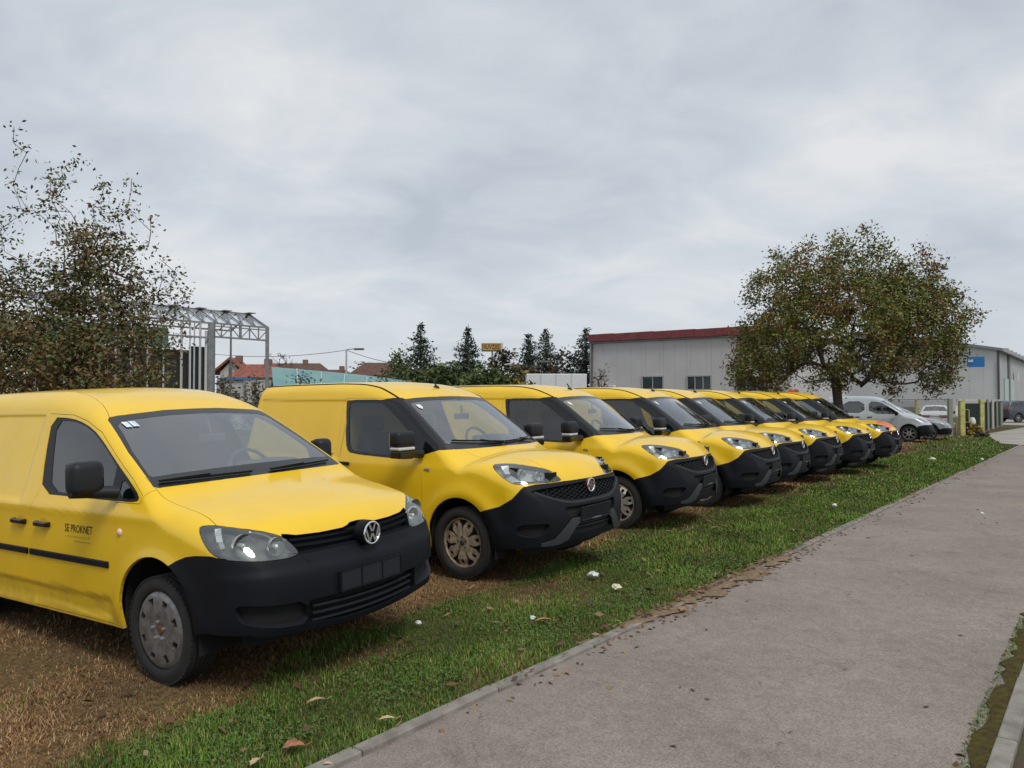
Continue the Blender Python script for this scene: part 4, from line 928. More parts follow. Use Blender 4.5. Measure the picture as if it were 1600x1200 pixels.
    xc = N.new('ShaderNodeMix'); xc.data_type = 'RGBA'; xc.blend_type = 'MULTIPLY'; xc.inputs['Factor'].default_value = 1; L.new(xs.outputs[2], xc.inputs[6]); L.new(cm2.outputs[0], xc.inputs[7])
    cc = mulr(mulr(xc.outputs[2], big.outputs['Fac'], .84, 1.12), mid.outputs['Fac'], .88, 1.1)
    vo = N.new('ShaderNodeTexVoronoi'); vo.inputs['Scale'].default_value = 46; L.new(tc.outputs['Object'], vo.inputs['Vector'])
    sp = N.new('ShaderNodeMapRange'); L.new(vo.outputs['Distance'], sp.inputs[0]); sp.inputs[1].default_value = .05; sp.inputs[2].default_value = .16; sp.inputs[3].default_value = 1; sp.inputs[4].default_value = 0
    sc = N.new('ShaderNodeSeparateColor'); L.new(vo.outputs['Color'], sc.inputs[0]); th = N.new('ShaderNodeMath'); th.operation = 'GREATER_THAN'; th.inputs[1].default_value = .72; L.new(sc.outputs[0], th.inputs[0])
    mm = N.new('ShaderNodeMath'); mm.operation = 'MULTIPLY'; L.new(sp.outputs[0], mm.inputs[0]); L.new(th.outputs[0], mm.inputs[1])
    mx = N.new('ShaderNodeMix'); mx.data_type = 'RGBA'; L.new(mm.outputs[0], mx.inputs['Factor']); L.new(cc, mx.inputs[6]); mx.inputs[7].default_value = (.50, .47, .44, 1); L.new(mx.outputs[2], b.inputs['Base Color'])
    bp = N.new('ShaderNodeBump'); bp.inputs['Strength'].default_value = .5; bp.inputs['Distance'].default_value = .004; L.new(fine.outputs['Fac'], bp.inputs['Height']); L.new(bp.outputs[0], b.inputs['Normal'])
    A = np.linspace(-4, 90, 95); OF = np.linspace(-2.765, -.46, 12); AA, OO = np.meshgrid(A, OF, indexing='ij'); Z = -.004 - .008 * np.abs((OO + 1.6) / 1.15) ** 3
    V = np.stack([AA * SA + OO * CA, AA * CA - OO * SA, Z], -1).reshape(-1, 3); n = len(OF); i = np.arange(len(A) - 1)[:, None] * n + np.arange(n - 1)[None]; F = np.stack([i, i + n, i + n + 1, i + 1], -1).reshape(-1, 4)
    tag(mesh_obj('path', V, F, m, smooth=True), kind='structure')
    # kerbs of one-metre blocks
    km = mat('kerb_concrete', (.215, .195, .172), .9, var=.25, vscale=8, bump=.4, bscale=90)
    def kerb(name, o0, o1, z0, z1, a0, n, near=0):
        root = empty(name); tag(root, kind='structure')
        me = None
        for k in range(n):
            if me is None:
                mb = MB(); mb.box((.4975, 0, (z0 + z1) / 2), (.993, abs(o1 - o0), z1 - z0)); blk = mb.build('kerb_block', km, root, bevel=.007); me = blk.data
            else: blk = link(bpy.data.objects.new('kerb_block', me), root)
            p = at(a0 + k, (o0 + o1) / 2, float(rng.normal(0, .003))); blk.location = p; blk.rotation_euler = (float(rng.normal(0, .004)), float(rng.normal(0, .002)), math.pi / 2 - AZ + float(rng.normal(0, .003)))
        return root
    kerb('kerb', -2.845, -2.765, -.25, .012, -1.6, 40)
    kerb('kerb', -.475, -.39, -.25, .022, -.62, 16)
    # washed-in dirt and rotted leaves burying the left kerb for a stretch
    n = 420; V = []; F = []; rs = np.random.default_rng(4)
    for k in range(n + 1):
        t = 4.4 + 21 * k / n; env = math.exp(-((t - 6.6) / 1.5) ** 2) + .35 * max(0, math.sin(t * .9 + 1)) ** 2
        w = -2.80 + (.06 + .05 * math.sin(t * 7.3) + .05 * math.sin(t * 17.1 + 2) + .03 * math.sin(t * 39)) * env; h = .012 + .006 * min(1, env)
        V += [at(t, -2.90 - .03 * math.sin(t * 5), -.006), at(t, -2.83, h if env > .25 else -.02), at(t, min(w, -2.765 if env < .2 else 9), h * .9 if env > .25 else -.02), at(t, w + .05 * env, .001 - .006 if env < .25 else .001)]
    for k in range(n): F += [(4 * k + j, 4 * k + j + 1, 4 * k + 5 + j, 4 * k + 4 + j) for j in range(3)]
    tag(mesh_obj('leaf_dirt', [tuple(v) for v in V], F, mat('leaf_dirt', (.24, .175, .115), .95, color2=(.15, .105, .066), vscale=30, bump=1, bscale=70, spec=.1), smooth=True), 'brown leaf dirt covering the left kerb', 'dirt', kind='stuff')
    # soil strip beyond the right kerb and a strip of paving past it
    sm_ = mat('bare_soil', (.07, .045, .028), .95, color2=(.055, .06, .02), vscale=7, bump=.8, bscale=60)
    mb = MB(); mb.add([at(-4, -.39, -.012), at(90, -.39, -.012), at(90, -.16, -.012), at(-4, -.16, -.012)][::1], [(0, 3, 2, 1)]); o = mb.build('soil_strip', sm_); tag(o, kind='structure')
    mb = MB(); mb.add([at(-4, -.16, -.004), at(90, -.16, -.004), at(90, .8, -.004), at(-4, .8, -.004)], [(0, 3, 2, 1)]); o = mb.build('pavement', km); tag(o, kind='structure')
    # concrete yard and drive past the end of the grass
    cm = mat('yard_concrete', (.30, .28, .25), .9, var=.18, vscale=.9)
    P = [gpt(1538, 678.5), gpt(1600, 668), gpt(1660, 668), gpt(1660, 697), gpt(1600, 696), gpt(1562, 693)]
    mb = MB(); mb.add([(p.x, p.y, .012) for p in P], [(0, 5, 4, 3, 2, 1)]); o = mb.build('driveway', cm); tag(o, kind='structure')
    P = [gpt(1540, 654), gpt(1568, 664), gpt(1700, 667), gpt(1700, 645), gpt(1400, 645)]
    mb = MB(); mb.add([(p.x, p.y, .006) for p in P], [(0, 1, 2, 3, 4)]); o = mb.build('yard', cm); tag(o, kind='structure')
build_ground()

GREENS = np.array([[.098, .190, .020], [.074, .155, .018], [.135, .210, .028], [.175, .20, .05], [.058, .125, .016]])
STRAW = np.array([[.31, .19, .085], [.22, .125, .055], [.38, .27, .14], [.14, .078, .038], [.28, .15, .065]])
def blades(name, n, a0, a1, o0, o1, L0, L1, W, lie=0.0, dens=None, edge=None, zf=None, label=None):
    a = rng.uniform(a0, a1, n) if dens is None else a0 + (a1 - a0) * rng.uniform(0, 1, n) ** dens
    o = rng.uniform(o0, o1, n)
    X = a * SA + o * CA; Y = a * CA - o * SA; d = dryness(X, Y); s = soilness(X, Y)
    tuft = .5 + .5 * np.sin(3.1 * X + 1.7 * Y) * np.sin(2.7 * Y - 2.1 * X + .8); tuft2 = .5 + .5 * np.sin(9.3 * X - 4.1 * Y) * np.sin(7.7 * Y + 5.1 * X)
    straw = rng.uniform(0, 1, n) < np.clip(d * 1.1, .13, 1)
    keep = ~((a > 33.6) & (o > -3.3 - .17 * (a - 33.6)))
    keep &= rng.uniform(0, 1, n) > np.where(straw, .25 * s, .92 * s) ; keep &= rng.uniform(0, 1, n) < .40 + .60 * tuft2
    a, o, X, Y, d, s, tuft, straw = [q[keep] for q in (a, o, X, Y, d, s, tuft, straw)]; n = len(X)
    Z = (ground_z(X, Y) if zf is None else zf(X, Y)) - .014
    ln = rng.uniform(L0, L1, n) * (.55 + .75 * tuft) * np.where(straw, .85, 1.0)
    w = W * rng.uniform(.6, 1.3, n)
    th = rng.uniform(0, 2 * np.pi, n)
    flat = np.where(straw, rng.uniform(.5, 1.45, n), rng.uniform(.05, .95, n)) + lie; flat = np.clip(flat, 0, 1.5)
    hx, hy, hz = np.cos(th) * np.sin(flat), np.sin(th) * np.sin(flat), np.cos(flat)
    px, py = -np.sin(th), np.cos(th)
    base = np.stack([X, Y, Z], 1); side = np.stack([px, py, 0 * px], 1) * (w / 2)[:, None]
    mid = base + np.stack([hx * .55, hy * .55, np.maximum(hz, .12) * .62 + .0], 1) * ln[:, None]
    tip = base + np.stack([hx, hy, np.maximum(hz * .85, .08)], 1) * ln[:, None]
    V = np.stack([base - side, base + side, mid + side * .8, mid - side * .8, tip], 1).reshape(-1, 3)
    i = np.arange(n)[:, None] * 5
    F = np.concatenate([i + [0, 1, 2], i + [0, 2, 3], i + [3, 2, 4]], 0)
    gi = rng.integers(0, 5, n); c = np.where(straw[:, None], STRAW[gi], GREENS[gi]) * rng.uniform(.7, 1.3, (n, 1)) * (.70 + .45 * tuft + .18 * np.sin(4.7 * X - 2.2 * Y) * np.sin(3.9 * Y + 1.3 * X))[:, None]
    ob = mesh_obj(name, V, F.astype(np.int32), GRASSM, colors=np.repeat(c, 5, 0)); tag(ob, label, 'grass', kind='stuff'); return ob
GRASSM = mat('grass_blade', (1, 1, 1), .65, attr='tint', spec=.25)
def build_grass():
    blades('grass', 170000, .6, 6.6, -5.1, -2.81, .022, .058, .0042, label='short green and straw-brown grass of the near verge', dens=1.25)
    blades('grass', 80000, 6.6, 13.5, -5.0, -2.79, .028, .065, .008, label='green grass in front of the row of vans')
    blades('grass', 50000, 13.5, 27, -5.2, -2.80, .035, .08, .016, label='grass strip in front of the far vans')
    blades('grass', 30000, 21.5, 42, -9.5, -2.83, .04, .10, .028, label='rough grass in front of the silver van')
    blades('grass', 60000, .2, 6.5, -8.2, -5.1, .02, .06, .006, label='dead straw grass beneath the near vans')
    # small flat weed leaves among the blades
    n = 26000; a = .7 + 7 * rng.uniform(0, 1, n) ** 1.2; o = rng.uniform(-4.7, -2.86, n); X = a * SA + o * CA; Y = a * CA - o * SA
    k = (dryness(X, Y) < .45) & (np.sin(4.1 * X + 1) * np.sin(3.7 * Y) + .4 * np.sin(9 * X - 7 * Y) > .15); X, Y = X[k], Y[k]; n = len(X); th = rng.uniform(0, 6.28, n); s_ = rng.uniform(.005, .011, n)
    C = np.stack([X, Y, ground_z(X, Y) + rng.uniform(.004, .022, n)], 1); ax = np.stack([np.cos(th), np.sin(th), rng.normal(0, .35, n)], 1) * s_[:, None]; sd = np.stack([-np.sin(th), np.cos(th), rng.normal(0, .35, n)], 1) * s_[:, None] * .8
    V = np.stack([C - ax, C - ax * .2 + sd, C + ax, C - ax * .2 - sd], 1).reshape(-1, 3); i = np.arange(n)[:, None] * 4; F = np.concatenate([i + [0, 1, 2], i + [0, 2, 3]]).astype(np.int32)
    c = np.array([[.075, .14, .03], [.055, .11, .024], [.10, .15, .04]])[rng.integers(0, 3, n)]
    tag(mesh_obj('clover', V, F, GRASSM, colors=np.repeat(c, 4, 0)), 'small flat green weeds among the grass blades', 'clover', kind='stuff')
    # the moss itself: a low uneven bed
    n = 160; V = []; F = []
    for k in range(n + 1):
        t = -.5 + 16 * k / n; w = -.475 - .085 - .035 * (math.sin(t * 9.1) + math.sin(t * 23.0 + 1) + .8 * math.sin(t * 41)) * .6
        V += [at(t, w, -.002), at(t, w + .03, .010), at(t, -.476, .014)]
    for k in range(n): F += [(3 * k, 3 * k + 1, 3 * k + 4, 3 * k + 3), (3 * k + 1, 3 * k + 2, 3 * k + 5, 3 * k + 4)]
    tag(mesh_obj('moss_bed', [tuple(v) for v in V], F, mat('moss', (.085, .075, .018), .95, color2=(.055, .040, .018), vscale=22, bump=1.0, bscale=70, spec=.1), smooth=True), 'olive and brown moss bed along the right kerb', 'moss', kind='stuff')
    # moss and weeds along the right kerb
    n0 = rng.bit_generator.state
    blades('moss', 9000, .8, 7, -.60, -.472, .006, .020, .006, lie=.25, zf=lambda X, Y: 0 * X + .006, label='olive moss growing between path and right kerb')
build_grass()
# ------------------------------------------------------------------ trees
BARK = mat('bark', (.075, .060, .048), .95, var=.35, vscale=14, bump=.8, bscale=50)
LEAFM = mat('tree_leaf', (1, 1, 1), .6, attr='tint', spec=.3)
def grow(start, targets, step=.28, r_tip=.006, r_max=.16, bow=.10, rs=None):
    """branches reaching every target from the nearest wood already grown"""
    P = [np.array(start[0], float)]; par = [-1]
    for q in start[1:]: par.append(len(P) - 1); P.append(np.array(q, float))
    root = P[0]
    order = np.argsort(np.linalg.norm(targets - P[-1], axis=1))
    for ti in order:
        T = targets[ti]; A = np.array(P); d = np.linalg.norm(A - T, axis=1)
        up = (A[:, 2] - T[2]); pen = d + .6 * np.maximum(up, 0); pen[:max(1, len(start) // 2)] += .6
        j = int(pen.argmin()); L = d[j]; n = max(1, int(L / step)); b = P[j]
        for k in range(1, n + 1):
            f = k / n; q = b + (T - b) * f; q = q + np.array([0, 0, bow * L * f * (1 - f)]) + (rs.normal(0, .028, 3) * (f < 1))
            P.append(q); par.append(j if k == 1 else len(P) - 2)
    P = np.array(P); par = np.array(par); cnt = np.zeros(len(P)); has = np.zeros(len(P), int)
    for i in range(len(P) - 1, 0, -1):
        if has[i] == 0: cnt[i] = 1
        cnt[par[i]] += cnt[i]; has[par[i]] += 1
    r = np.minimum(r_tip * np.maximum(cnt, 1) ** .46, r_max)
    return P, par, cnt, r
def wood(name, P, par, r, parent, sel, flare=0.0):
    V = []; F = []
    for i in np.where(sel)[0]:
        j = par[i]
        if j < 0: continue
        a, b = P[j], P[i]; t = b - a; L = np.linalg.norm(t)
        if L < 1e-4: continue
        t /= L; u = np.cross(t, [0, .3, 1.]); u /= np.linalg.norm(u) + 1e-9; w = np.cross(t, u); n = 9 if r[i] > .05 else (6 if r[i] > .02 else 4)
        ra = min(r[j], r[i] * 1.35); rb = r[i]
        if flare and a[2] < flare: ra *= 1 + .5 * (1 - a[2] / flare)
        b0 = len(V)
        for c, q in ((a, ra), (b, rb)):
            for k in range(n):
                g = 2 * math.pi * k / n; V.append(c + (u * math.cos(g) + w * math.sin(g)) * q)
        F += [(b0 + k, b0 + (k + 1) % n, b0 + n + (k + 1) % n, b0 + n + k) for k in range(n)]
    return mesh_obj(name, np.array(V), F, BARK, parent, smooth=True)
def leaf_cards(C, size, pal, rs, droop=.3, asp=.45):
    n = len(C); th = rs.uniform(0, 2 * np.pi, n); el = rs.normal(-droop, .55, n)
    ax = np.stack([np.cos(th) * np.cos(el), np.sin(th) * np.cos(el), np.sin(el)], 1)
    nr = rs.normal(0, 1, (n, 3)); sd = np.cross(ax, nr); sd /= np.linalg.norm(sd, axis=1, keepdims=True) + 1e-9; up = np.cross(sd, ax)
    s = size * rs.uniform(.6, 1.35, n)[:, None]
    base = C; tip = C + ax * s; mid = C + ax * s * .5 + up * s * .06
    V = np.stack([base, mid + sd * s * asp * .5, tip, mid - sd * s * asp * .5], 1).reshape(-1, 3)
    i = np.arange(n)[:, None] * 4; F = np.concatenate([i + [0, 1, 2], i + [0, 2, 3]], 0).astype(np.int32)
    return V, F
def tree(name, label, base, start, targets, seed, leaves, size, pal, weights, spread=.16, thin=None, group=None, r_max=.15, r_tip=.006, cat='tree', step=.28):
    rs = np.random.default_rng(seed); root = empty(name, base, label=label, cat=cat, group=group)
    P, par, cnt, r = grow(start, targets, rs=rs, r_max=r_max, r_tip=r_tip, step=step)
    big = r > max(.024, r_tip * 3)
    wood('trunk', P, par, r, root, big, flare=.4); wood('branches', P, par, r, root, ~big)
    tips = np.where(cnt <= 4)[0]; pr = (1.0 / cnt[tips])
    if thin is not None: pr = pr * thin(P[tips])
    pick = rs.choice(tips, leaves, p=pr / pr.sum()); C = P[pick] + rs.normal(0, spread, (leaves, 3)) * [1, 1, .8]
    V, F = leaf_cards(C, size, pal, rs)
    pal = np.array(pal); ci = rs.choice(len(pal), leaves, p=np.array(weights) / np.sum(weights))
    clump = (np.sin(1.7 * C[:, 0] + .6) * np.sin(1.9 * C[:, 1]) * np.sin(2.1 * C[:, 2] + 1.1)); sw = clump + rs.normal(0, .35, leaves) > .45
    ci = np.where(sw, len(pal) - 1, ci)
    c = pal[ci] * rs.uniform(.7, 1.3, (leaves, 1))
    mesh_obj('crown', V, F, LEAFM, root, colors=np.repeat(c, 4, 0)); return root
def ell(rs, n, c, r, shell=.0, zcut=None):
    out = []
    while len(out) < n:
        q = rs.uniform(-1, 1, (n * 3, 3)); d = np.linalg.norm(q, axis=1); q = q[(d < 1) & (d > shell)] * np.array(r) + np.array(c)
        if zcut is not None: q = q[q[:, 2] > zcut]
        out += list(q)
    return np.array(out[:n])
def build_trees():
    # the broad tree at the end of the van row
    rs = np.random.default_rng(5); B = at(27.0, -5.2); B = pt(1312, 626, 24.8); B.z = 0
    crown = np.vstack([ell(rs, 420, (.25, 0, 3.9), (3.45, 3.3, 1.85), .30, 2.05), ell(rs, 150, (-.2, 0, 5.0), (2.7, 2.5, 1.55), .4), ell(rs, 90, (2.3, 0, 4.9), (1.4, 1.6, 1.1), .2), ell(rs, 70, (-2.4, 0, 2.7), (1.2, 1.6, .85)), ell(rs, 80, (2.35, .2, 2.95), (1.45, 1.7, 1.2))])
    sp = []
    for x, zt in ((-1.65, 6.6), (-.85, 6.6), (.05, 6.9), (.4, 7.15), (1.3, 6.7), (2.4, 6.45), (2.95, 6.1), (3.4, 5.3), (-2.6, 5.6), (3.7, 4.3), (-3.1, 4.0), (3.75, 3.5), (-3.2, 3.0)):
        for k in range(5): sp.append((x * (1 - .05 * k) + rs.normal(0, .10), rs.normal(0, .8), zt - .28 * k))
    tree('broadleaf_tree', 'broad spreading tree with rusty green leaves standing beside the silver van', B, [(0, 0, 0), (.03, 0, .5), (.02, 0, .9), (-.02, 0, 1.3), (-.06, .02, 1.7), (-.10, .03, 2.2), (-.16, 0, 2.7)], np.vstack([crown, sp, [(1.0, .1, 2.5), (1.7, .1, 2.9), (-.6, -.2, 2.8)]]), 7, 62000, .110,
         [(.125, .150, .030), (.095, .135, .026), (.165, .160, .038), (.20, .135, .042), (.17, .09, .032)], [5, 4, 3, 2, 1], spread=.17, r_max=.30, r_tip=.0112)
    # three thin-topped trees behind the first van
    pal = [(.095, .112, .032), (.115, .102, .036), (.13, .088, .034), (.078, .098, .030), (.15, .092, .037)]; w = [3, 3, 2, 3, 1]
    D = 14.0
    def X(px): return (px - 800) / 1200 * D
    def Z(py): return EYE + (626.5 - py) / 1200 * D
    def left(seed, px, tops, body, leaves, label):
        rs = np.random.default_rng(seed); B = Vector((X(px), D, 0)); T = []
        for tx, ty in tops:     # thin leaders with short side twigs
            x0 = X(tx) - B.x; z0 = Z(ty)
            for k in range(7): T.append((x0 * (1 - .045 * k) + rs.normal(0, .10 + .035 * k), rs.normal(0, .12 + .06 * k), z0 - .27 * k))
        for cx, cy, rx, rz, n in body: T += list(ell(rs, n, (X(cx) - B.x, 0, Z(cy)), (rx, rx * .9, rz), .2, .35))
        st = [(0, 0, 0), (.02, 0, .6), (-.03, .03, 1.1), (.02, 0, 1.7), (.03, 0, 2.3)]
        tree('broadleaf_tree', label, B, st, np.array(T), seed, int(leaves * 1.5), .086, pal, w, spread=.12, r_max=.085, r_tip=.0055, thin=lambda p: np.maximum(1.25 - .17 * p[:, 2], .22) * np.where(p[:, 0] > .55, .45, 1.0), group='thin brown trees behind the first van')
    left(21, -40, [(-25, 340), (5, 300), (-70, 350)], [(-25, 520, 1.0, .9, 60), (-20, 590, 1.5, .7, 70)], 3000, 'brown tree at the left picture edge, cut off by it')
    left(22, 45, [(36, 200), (20, 330), (64, 330), (74, 300)], [(40, 470, .75, .7, 55), (45, 530, 1.1, .8, 80), (40, 590, 1.4, .6, 80)], 4000, 'brown tree whose single thin top twig stands highest')
    left(23, 135, [(112, 248), (88, 290), (188, 268), (150, 310), (232, 335), (256, 385), (270, 430), (286, 470)], [(150, 400, .62, .62, 60), (165, 455, 1.0, .6, 90), (150, 530, 1.45, .7, 120)], 7300, 'bushy brown tree with several leaders beside the steel frame')
    # low scrub under them
    for k, (px, D2, h, wd, lab) in enumerate(((10, 12.6, 2.7, 1.7, 'brown scrub bush behind the roof of the first van'), (125, 13.2, 2.75, 1.6, 'brown scrub bush under the many-stemmed tree'), (215, 14.6, 1.75, .9, 'greyish scrub bush in front of the steel frame posts'))):
        rs = np.random.default_rng(60 + k); B = Vector(((px - 800) / 1200 * D2, D2, 0))
        T = ell(rs, 130, (0, 0, h * .62), (wd, wd * .7, h * .55), .3, .15)
        tree('scrub_bush', lab, B, [(0, 0, 0), (.0, 0, .25)], T, 60 + k, 7000 if k < 2 else 900, .085, pal, [2, 3, 3, 2, 2], spread=.13, r_max=.03, r_tip=.005, cat='bush')
build_trees()

def conifer(px, py, Y, w, label, seed, dark=1.0, cut=0):
    top = pt(px, py, Y); rs = np.random.default_rng(seed); h = top.z; root = empty('conifer_tree', (top.x, Y, 0), label=label, cat='tree', group='dark conifers beyond the vans')
    mb = MB(); mb.tube([(0, 0, 0), (0, 0, h * .5), (0, 0, h * .98)], [.22, .12, .02], 7); mb.build('trunk', BARK, root, smooth=True)
    V = []; C = []; n = 2600
    lev = np.linspace(.10, .985, 30) + rs.normal(0, .008, 30); P = []; Sz = []
    for f in lev:
        rad = 1.3 * w * (1 - f) ** .9 * rs.uniform(.80, 1.12) + .05; nb = int(6 + 6 * (1 - f)); a0 = rs.uniform(0, 6.28)
        for b in range(nb):
            a = a0 + 6.28 * b / nb + rs.normal(0, .25); rr = rad * rs.uniform(.55, 1.12); m = max(3, int(rr * 9))
            for t in np.linspace(.15, 1, m): P.append((math.cos(a) * rr * t, math.sin(a) * rr * t, h * f - .38 * rr * t + .16 * rr * t * t + rs.normal(0, .03)))
    P = np.array(P); P = P[P[:, 2] > .2]; P = np.repeat(P, 2, 0) + rs.normal(0, .06, (len(P) * 2, 3))
    V, F = leaf_cards(P, .31, None, rs, droop=.5, asp=.34); c = np.array([[.034, .052, .036], [.046, .062, .038], [.026, .042, .033]])[rs.integers(0, 3, len(P))] * rs.uniform(.7, 1.3, (len(P), 1)) * dark
    mesh_obj('crown', V, F, LEAFM, root, colors=np.repeat(c, 4, 0))
def far_bush(px, py, Y, wpx, label, seed, pal, n=2600, bare=False, cat='bush', name='bush', size=.32):
    top = pt(px, py, Y); h = top.z; wd = wpx / 2 / 1200 * Y; rs = np.random.default_rng(seed); B = Vector((top.x, Y, 0))
    T = np.vstack([ell(rs, 150, (0, 0, h * .52), (wd, wd * .8, h * .47), .3, .2), [(rs.normal(0, wd * .3), 0, h * rs.uniform(.9, 1.0)) for _ in range(8)]])
    tree(name, label, B, [(0, 0, 0), (0, 0, h * .15)], T, seed, n, size, pal, [1] * len(pal), spread=.30 if not bare else .22, r_max=.10, r_tip=.012 if not bare else .020, cat=cat, step=.5)
GP = [(.060, .088, .026), (.080, .105, .030), (.045, .068, .024), (.11, .115, .042)]
BP = [(.070, .055, .035), (.055, .040, .028), (.085, .060, .030), (.06, .05, .04)]
conifer(657, 505, 62, 3.1, 'tallest dark conifer, left of all the conifers', 31); conifer(731, 510, 60, 3.0, 'dark conifer just left of the yellow signboard', 32)
conifer(826, 520, 64, 3.0, 'dark conifer left of the reddish tree top', 33); conifer(853, 513, 66, 3.3, 'conifer mixed with bare brown twigs', 34, 1.25); conifer(916, 514, 58, 3.4, 'dark conifer beside the warehouse corner', 35, .8)
far_bush(622, 548, 56, 34, 'pale green feathery tree left of the tallest conifer', 41, GP, 900, cat='tree', name='broadleaf_tree')
far_bush(672, 581, 46, 95, 'wide green bush below the tallest conifer', 42, GP, 3600)
far_bush(742, 583, 44, 90, 'green bush below the yellow signboard', 43, GP[:3], 3400)
far_bush(790, 549, 50, 62, 'bare brown bush right of the yellow signboard', 44, BP, 1100, bare=True)
far_bush(835, 572, 50, 66, 'bare brown bush in front of the two right conifers', 45, BP, 1500, bare=True)
far_bush(880, 548, 60, 60, 'bare brown tree left of the white container', 46, BP, 900, bare=True, cat='tree', name='broadleaf_tree')
far_bush(806, 588, 40, 30, 'small yellowing shrub left of the white container', 47, [(.16, .13, .02), (.09, .09, .02)], 800)
far_bush(440, 550, 85, 60, 'leafless tree behind the blue roof', 48, BP, 260, bare=True, cat='tree', name='broadleaf_tree', size=.25)
far_bush(572, 568, 72, 46, 'low brown bush right of the lamp post', 49, BP, 700, bare=True)
far_bush(940, 576, 44, 34, 'bare climbing shrub on the warehouse corner', 50, [(.16, .12, .07), (.10, .08, .05)], 260, bare=True, size=.2)
far_bush(620, 578, 60, 46, 'reddish brown bush left of the green bushes', 51, [(.075, .055, .025), (.06, .06, .02)], 1400)
far_bush(700, 574, 40, 60, 'dark green bush right behind the second van', 52, GP[:3], 2200)
far_bush(770, 580, 40, 50, 'dark green shrub behind the third van', 53, GP[:3], 1600)
# ------------------------------------------------------------------ buildings and yard
STEEL = mat('galvanised_steel', (.24, .25, .26), .5, .4, var=.15)
def wall_panels(root, a, b, z0, z1f, m, n, thick=.08, name='wall_panel', holes=()):
    """upright sheet panels from a to b; z1f(t) gives the top at t; holes (t0, t1, za, zb) are left open"""
    a, b = Vector(a), Vector(b); d = b - a; L = d.length; d.normalize(); nr = Vector((d.y, -d.x, 0))
    edges = sorted(set([k / n for k in range(n + 1)] + [h for q in holes for h in q[:2]]))
    for t0, t1 in zip(edges, edges[1:]):
        hs = [q for q in holes if q[0] < (t0 + t1) / 2 < q[1]]
        spans = [(z0, None)] if not hs else [(z0, hs[0][2]), (hs[0][3], None)]
        mb = MB(); g = .004 / L
        for za, zb in spans:
            p0, p1 = a + d * L * (t0 + g), a + d * L * (t1 - g); h0 = zb if zb is not None else z1f(t0); h1 = zb if zb is not None else z1f(t1); b0 = [p0 - nr * 0, p1, p1 - nr * thick, p0 - nr * thick]
            V = [(p.x, p.y, za) for p in b0] + [(b0[0].x, b0[0].y, h0), (b0[1].x, b0[1].y, h1), (b0[2].x, b0[2].y, h1), (b0[3].x, b0[3].y, h0)]
            mb.add(V, [(3, 2, 1, 0), (4, 5, 6, 7), (0, 1, 5, 4), (1, 2, 6, 5), (2, 3, 7, 6), (3, 0, 4, 7)])
        mb.build(name, m, root)
    return d, nr, L
def window(root, c, d, nr, w, h, bars, gl, fr):
    u = Vector((0, 0, 1)); mb = MB()
    for s in (-1, 1): mb.bar(c + d * s * w / 2 - u * h / 2, c + d * s * w / 2 + u * h / 2, .08, .10, up=nr); mb.bar(c - d * w / 2 + u * s * h / 2, c + d * w / 2 + u * s * h / 2, .10, .08)
    for k in range(1, bars): q = c + d * (k / bars - .5) * w; mb.bar(q - u * h / 2, q + u * h / 2, .05, .06, up=nr)
    f = mb.build('window', fr, root); mb = MB(); q = c - nr * .03
    mb.add([q - d * w / 2 - u * h / 2, q + d * w / 2 - u * h / 2, q + d * w / 2 + u * h / 2, q - d * w / 2 + u * h / 2], [(0, 1, 2, 3)]); mb.build('pane', gl, f)
    mb = MB(); q = c + nr * .05 - u * (h / 2 + .05); mb.bar(q - d * (w / 2 + .08), q + d * (w / 2 + .08), .14, .05); mb.build('sill', fr, f)
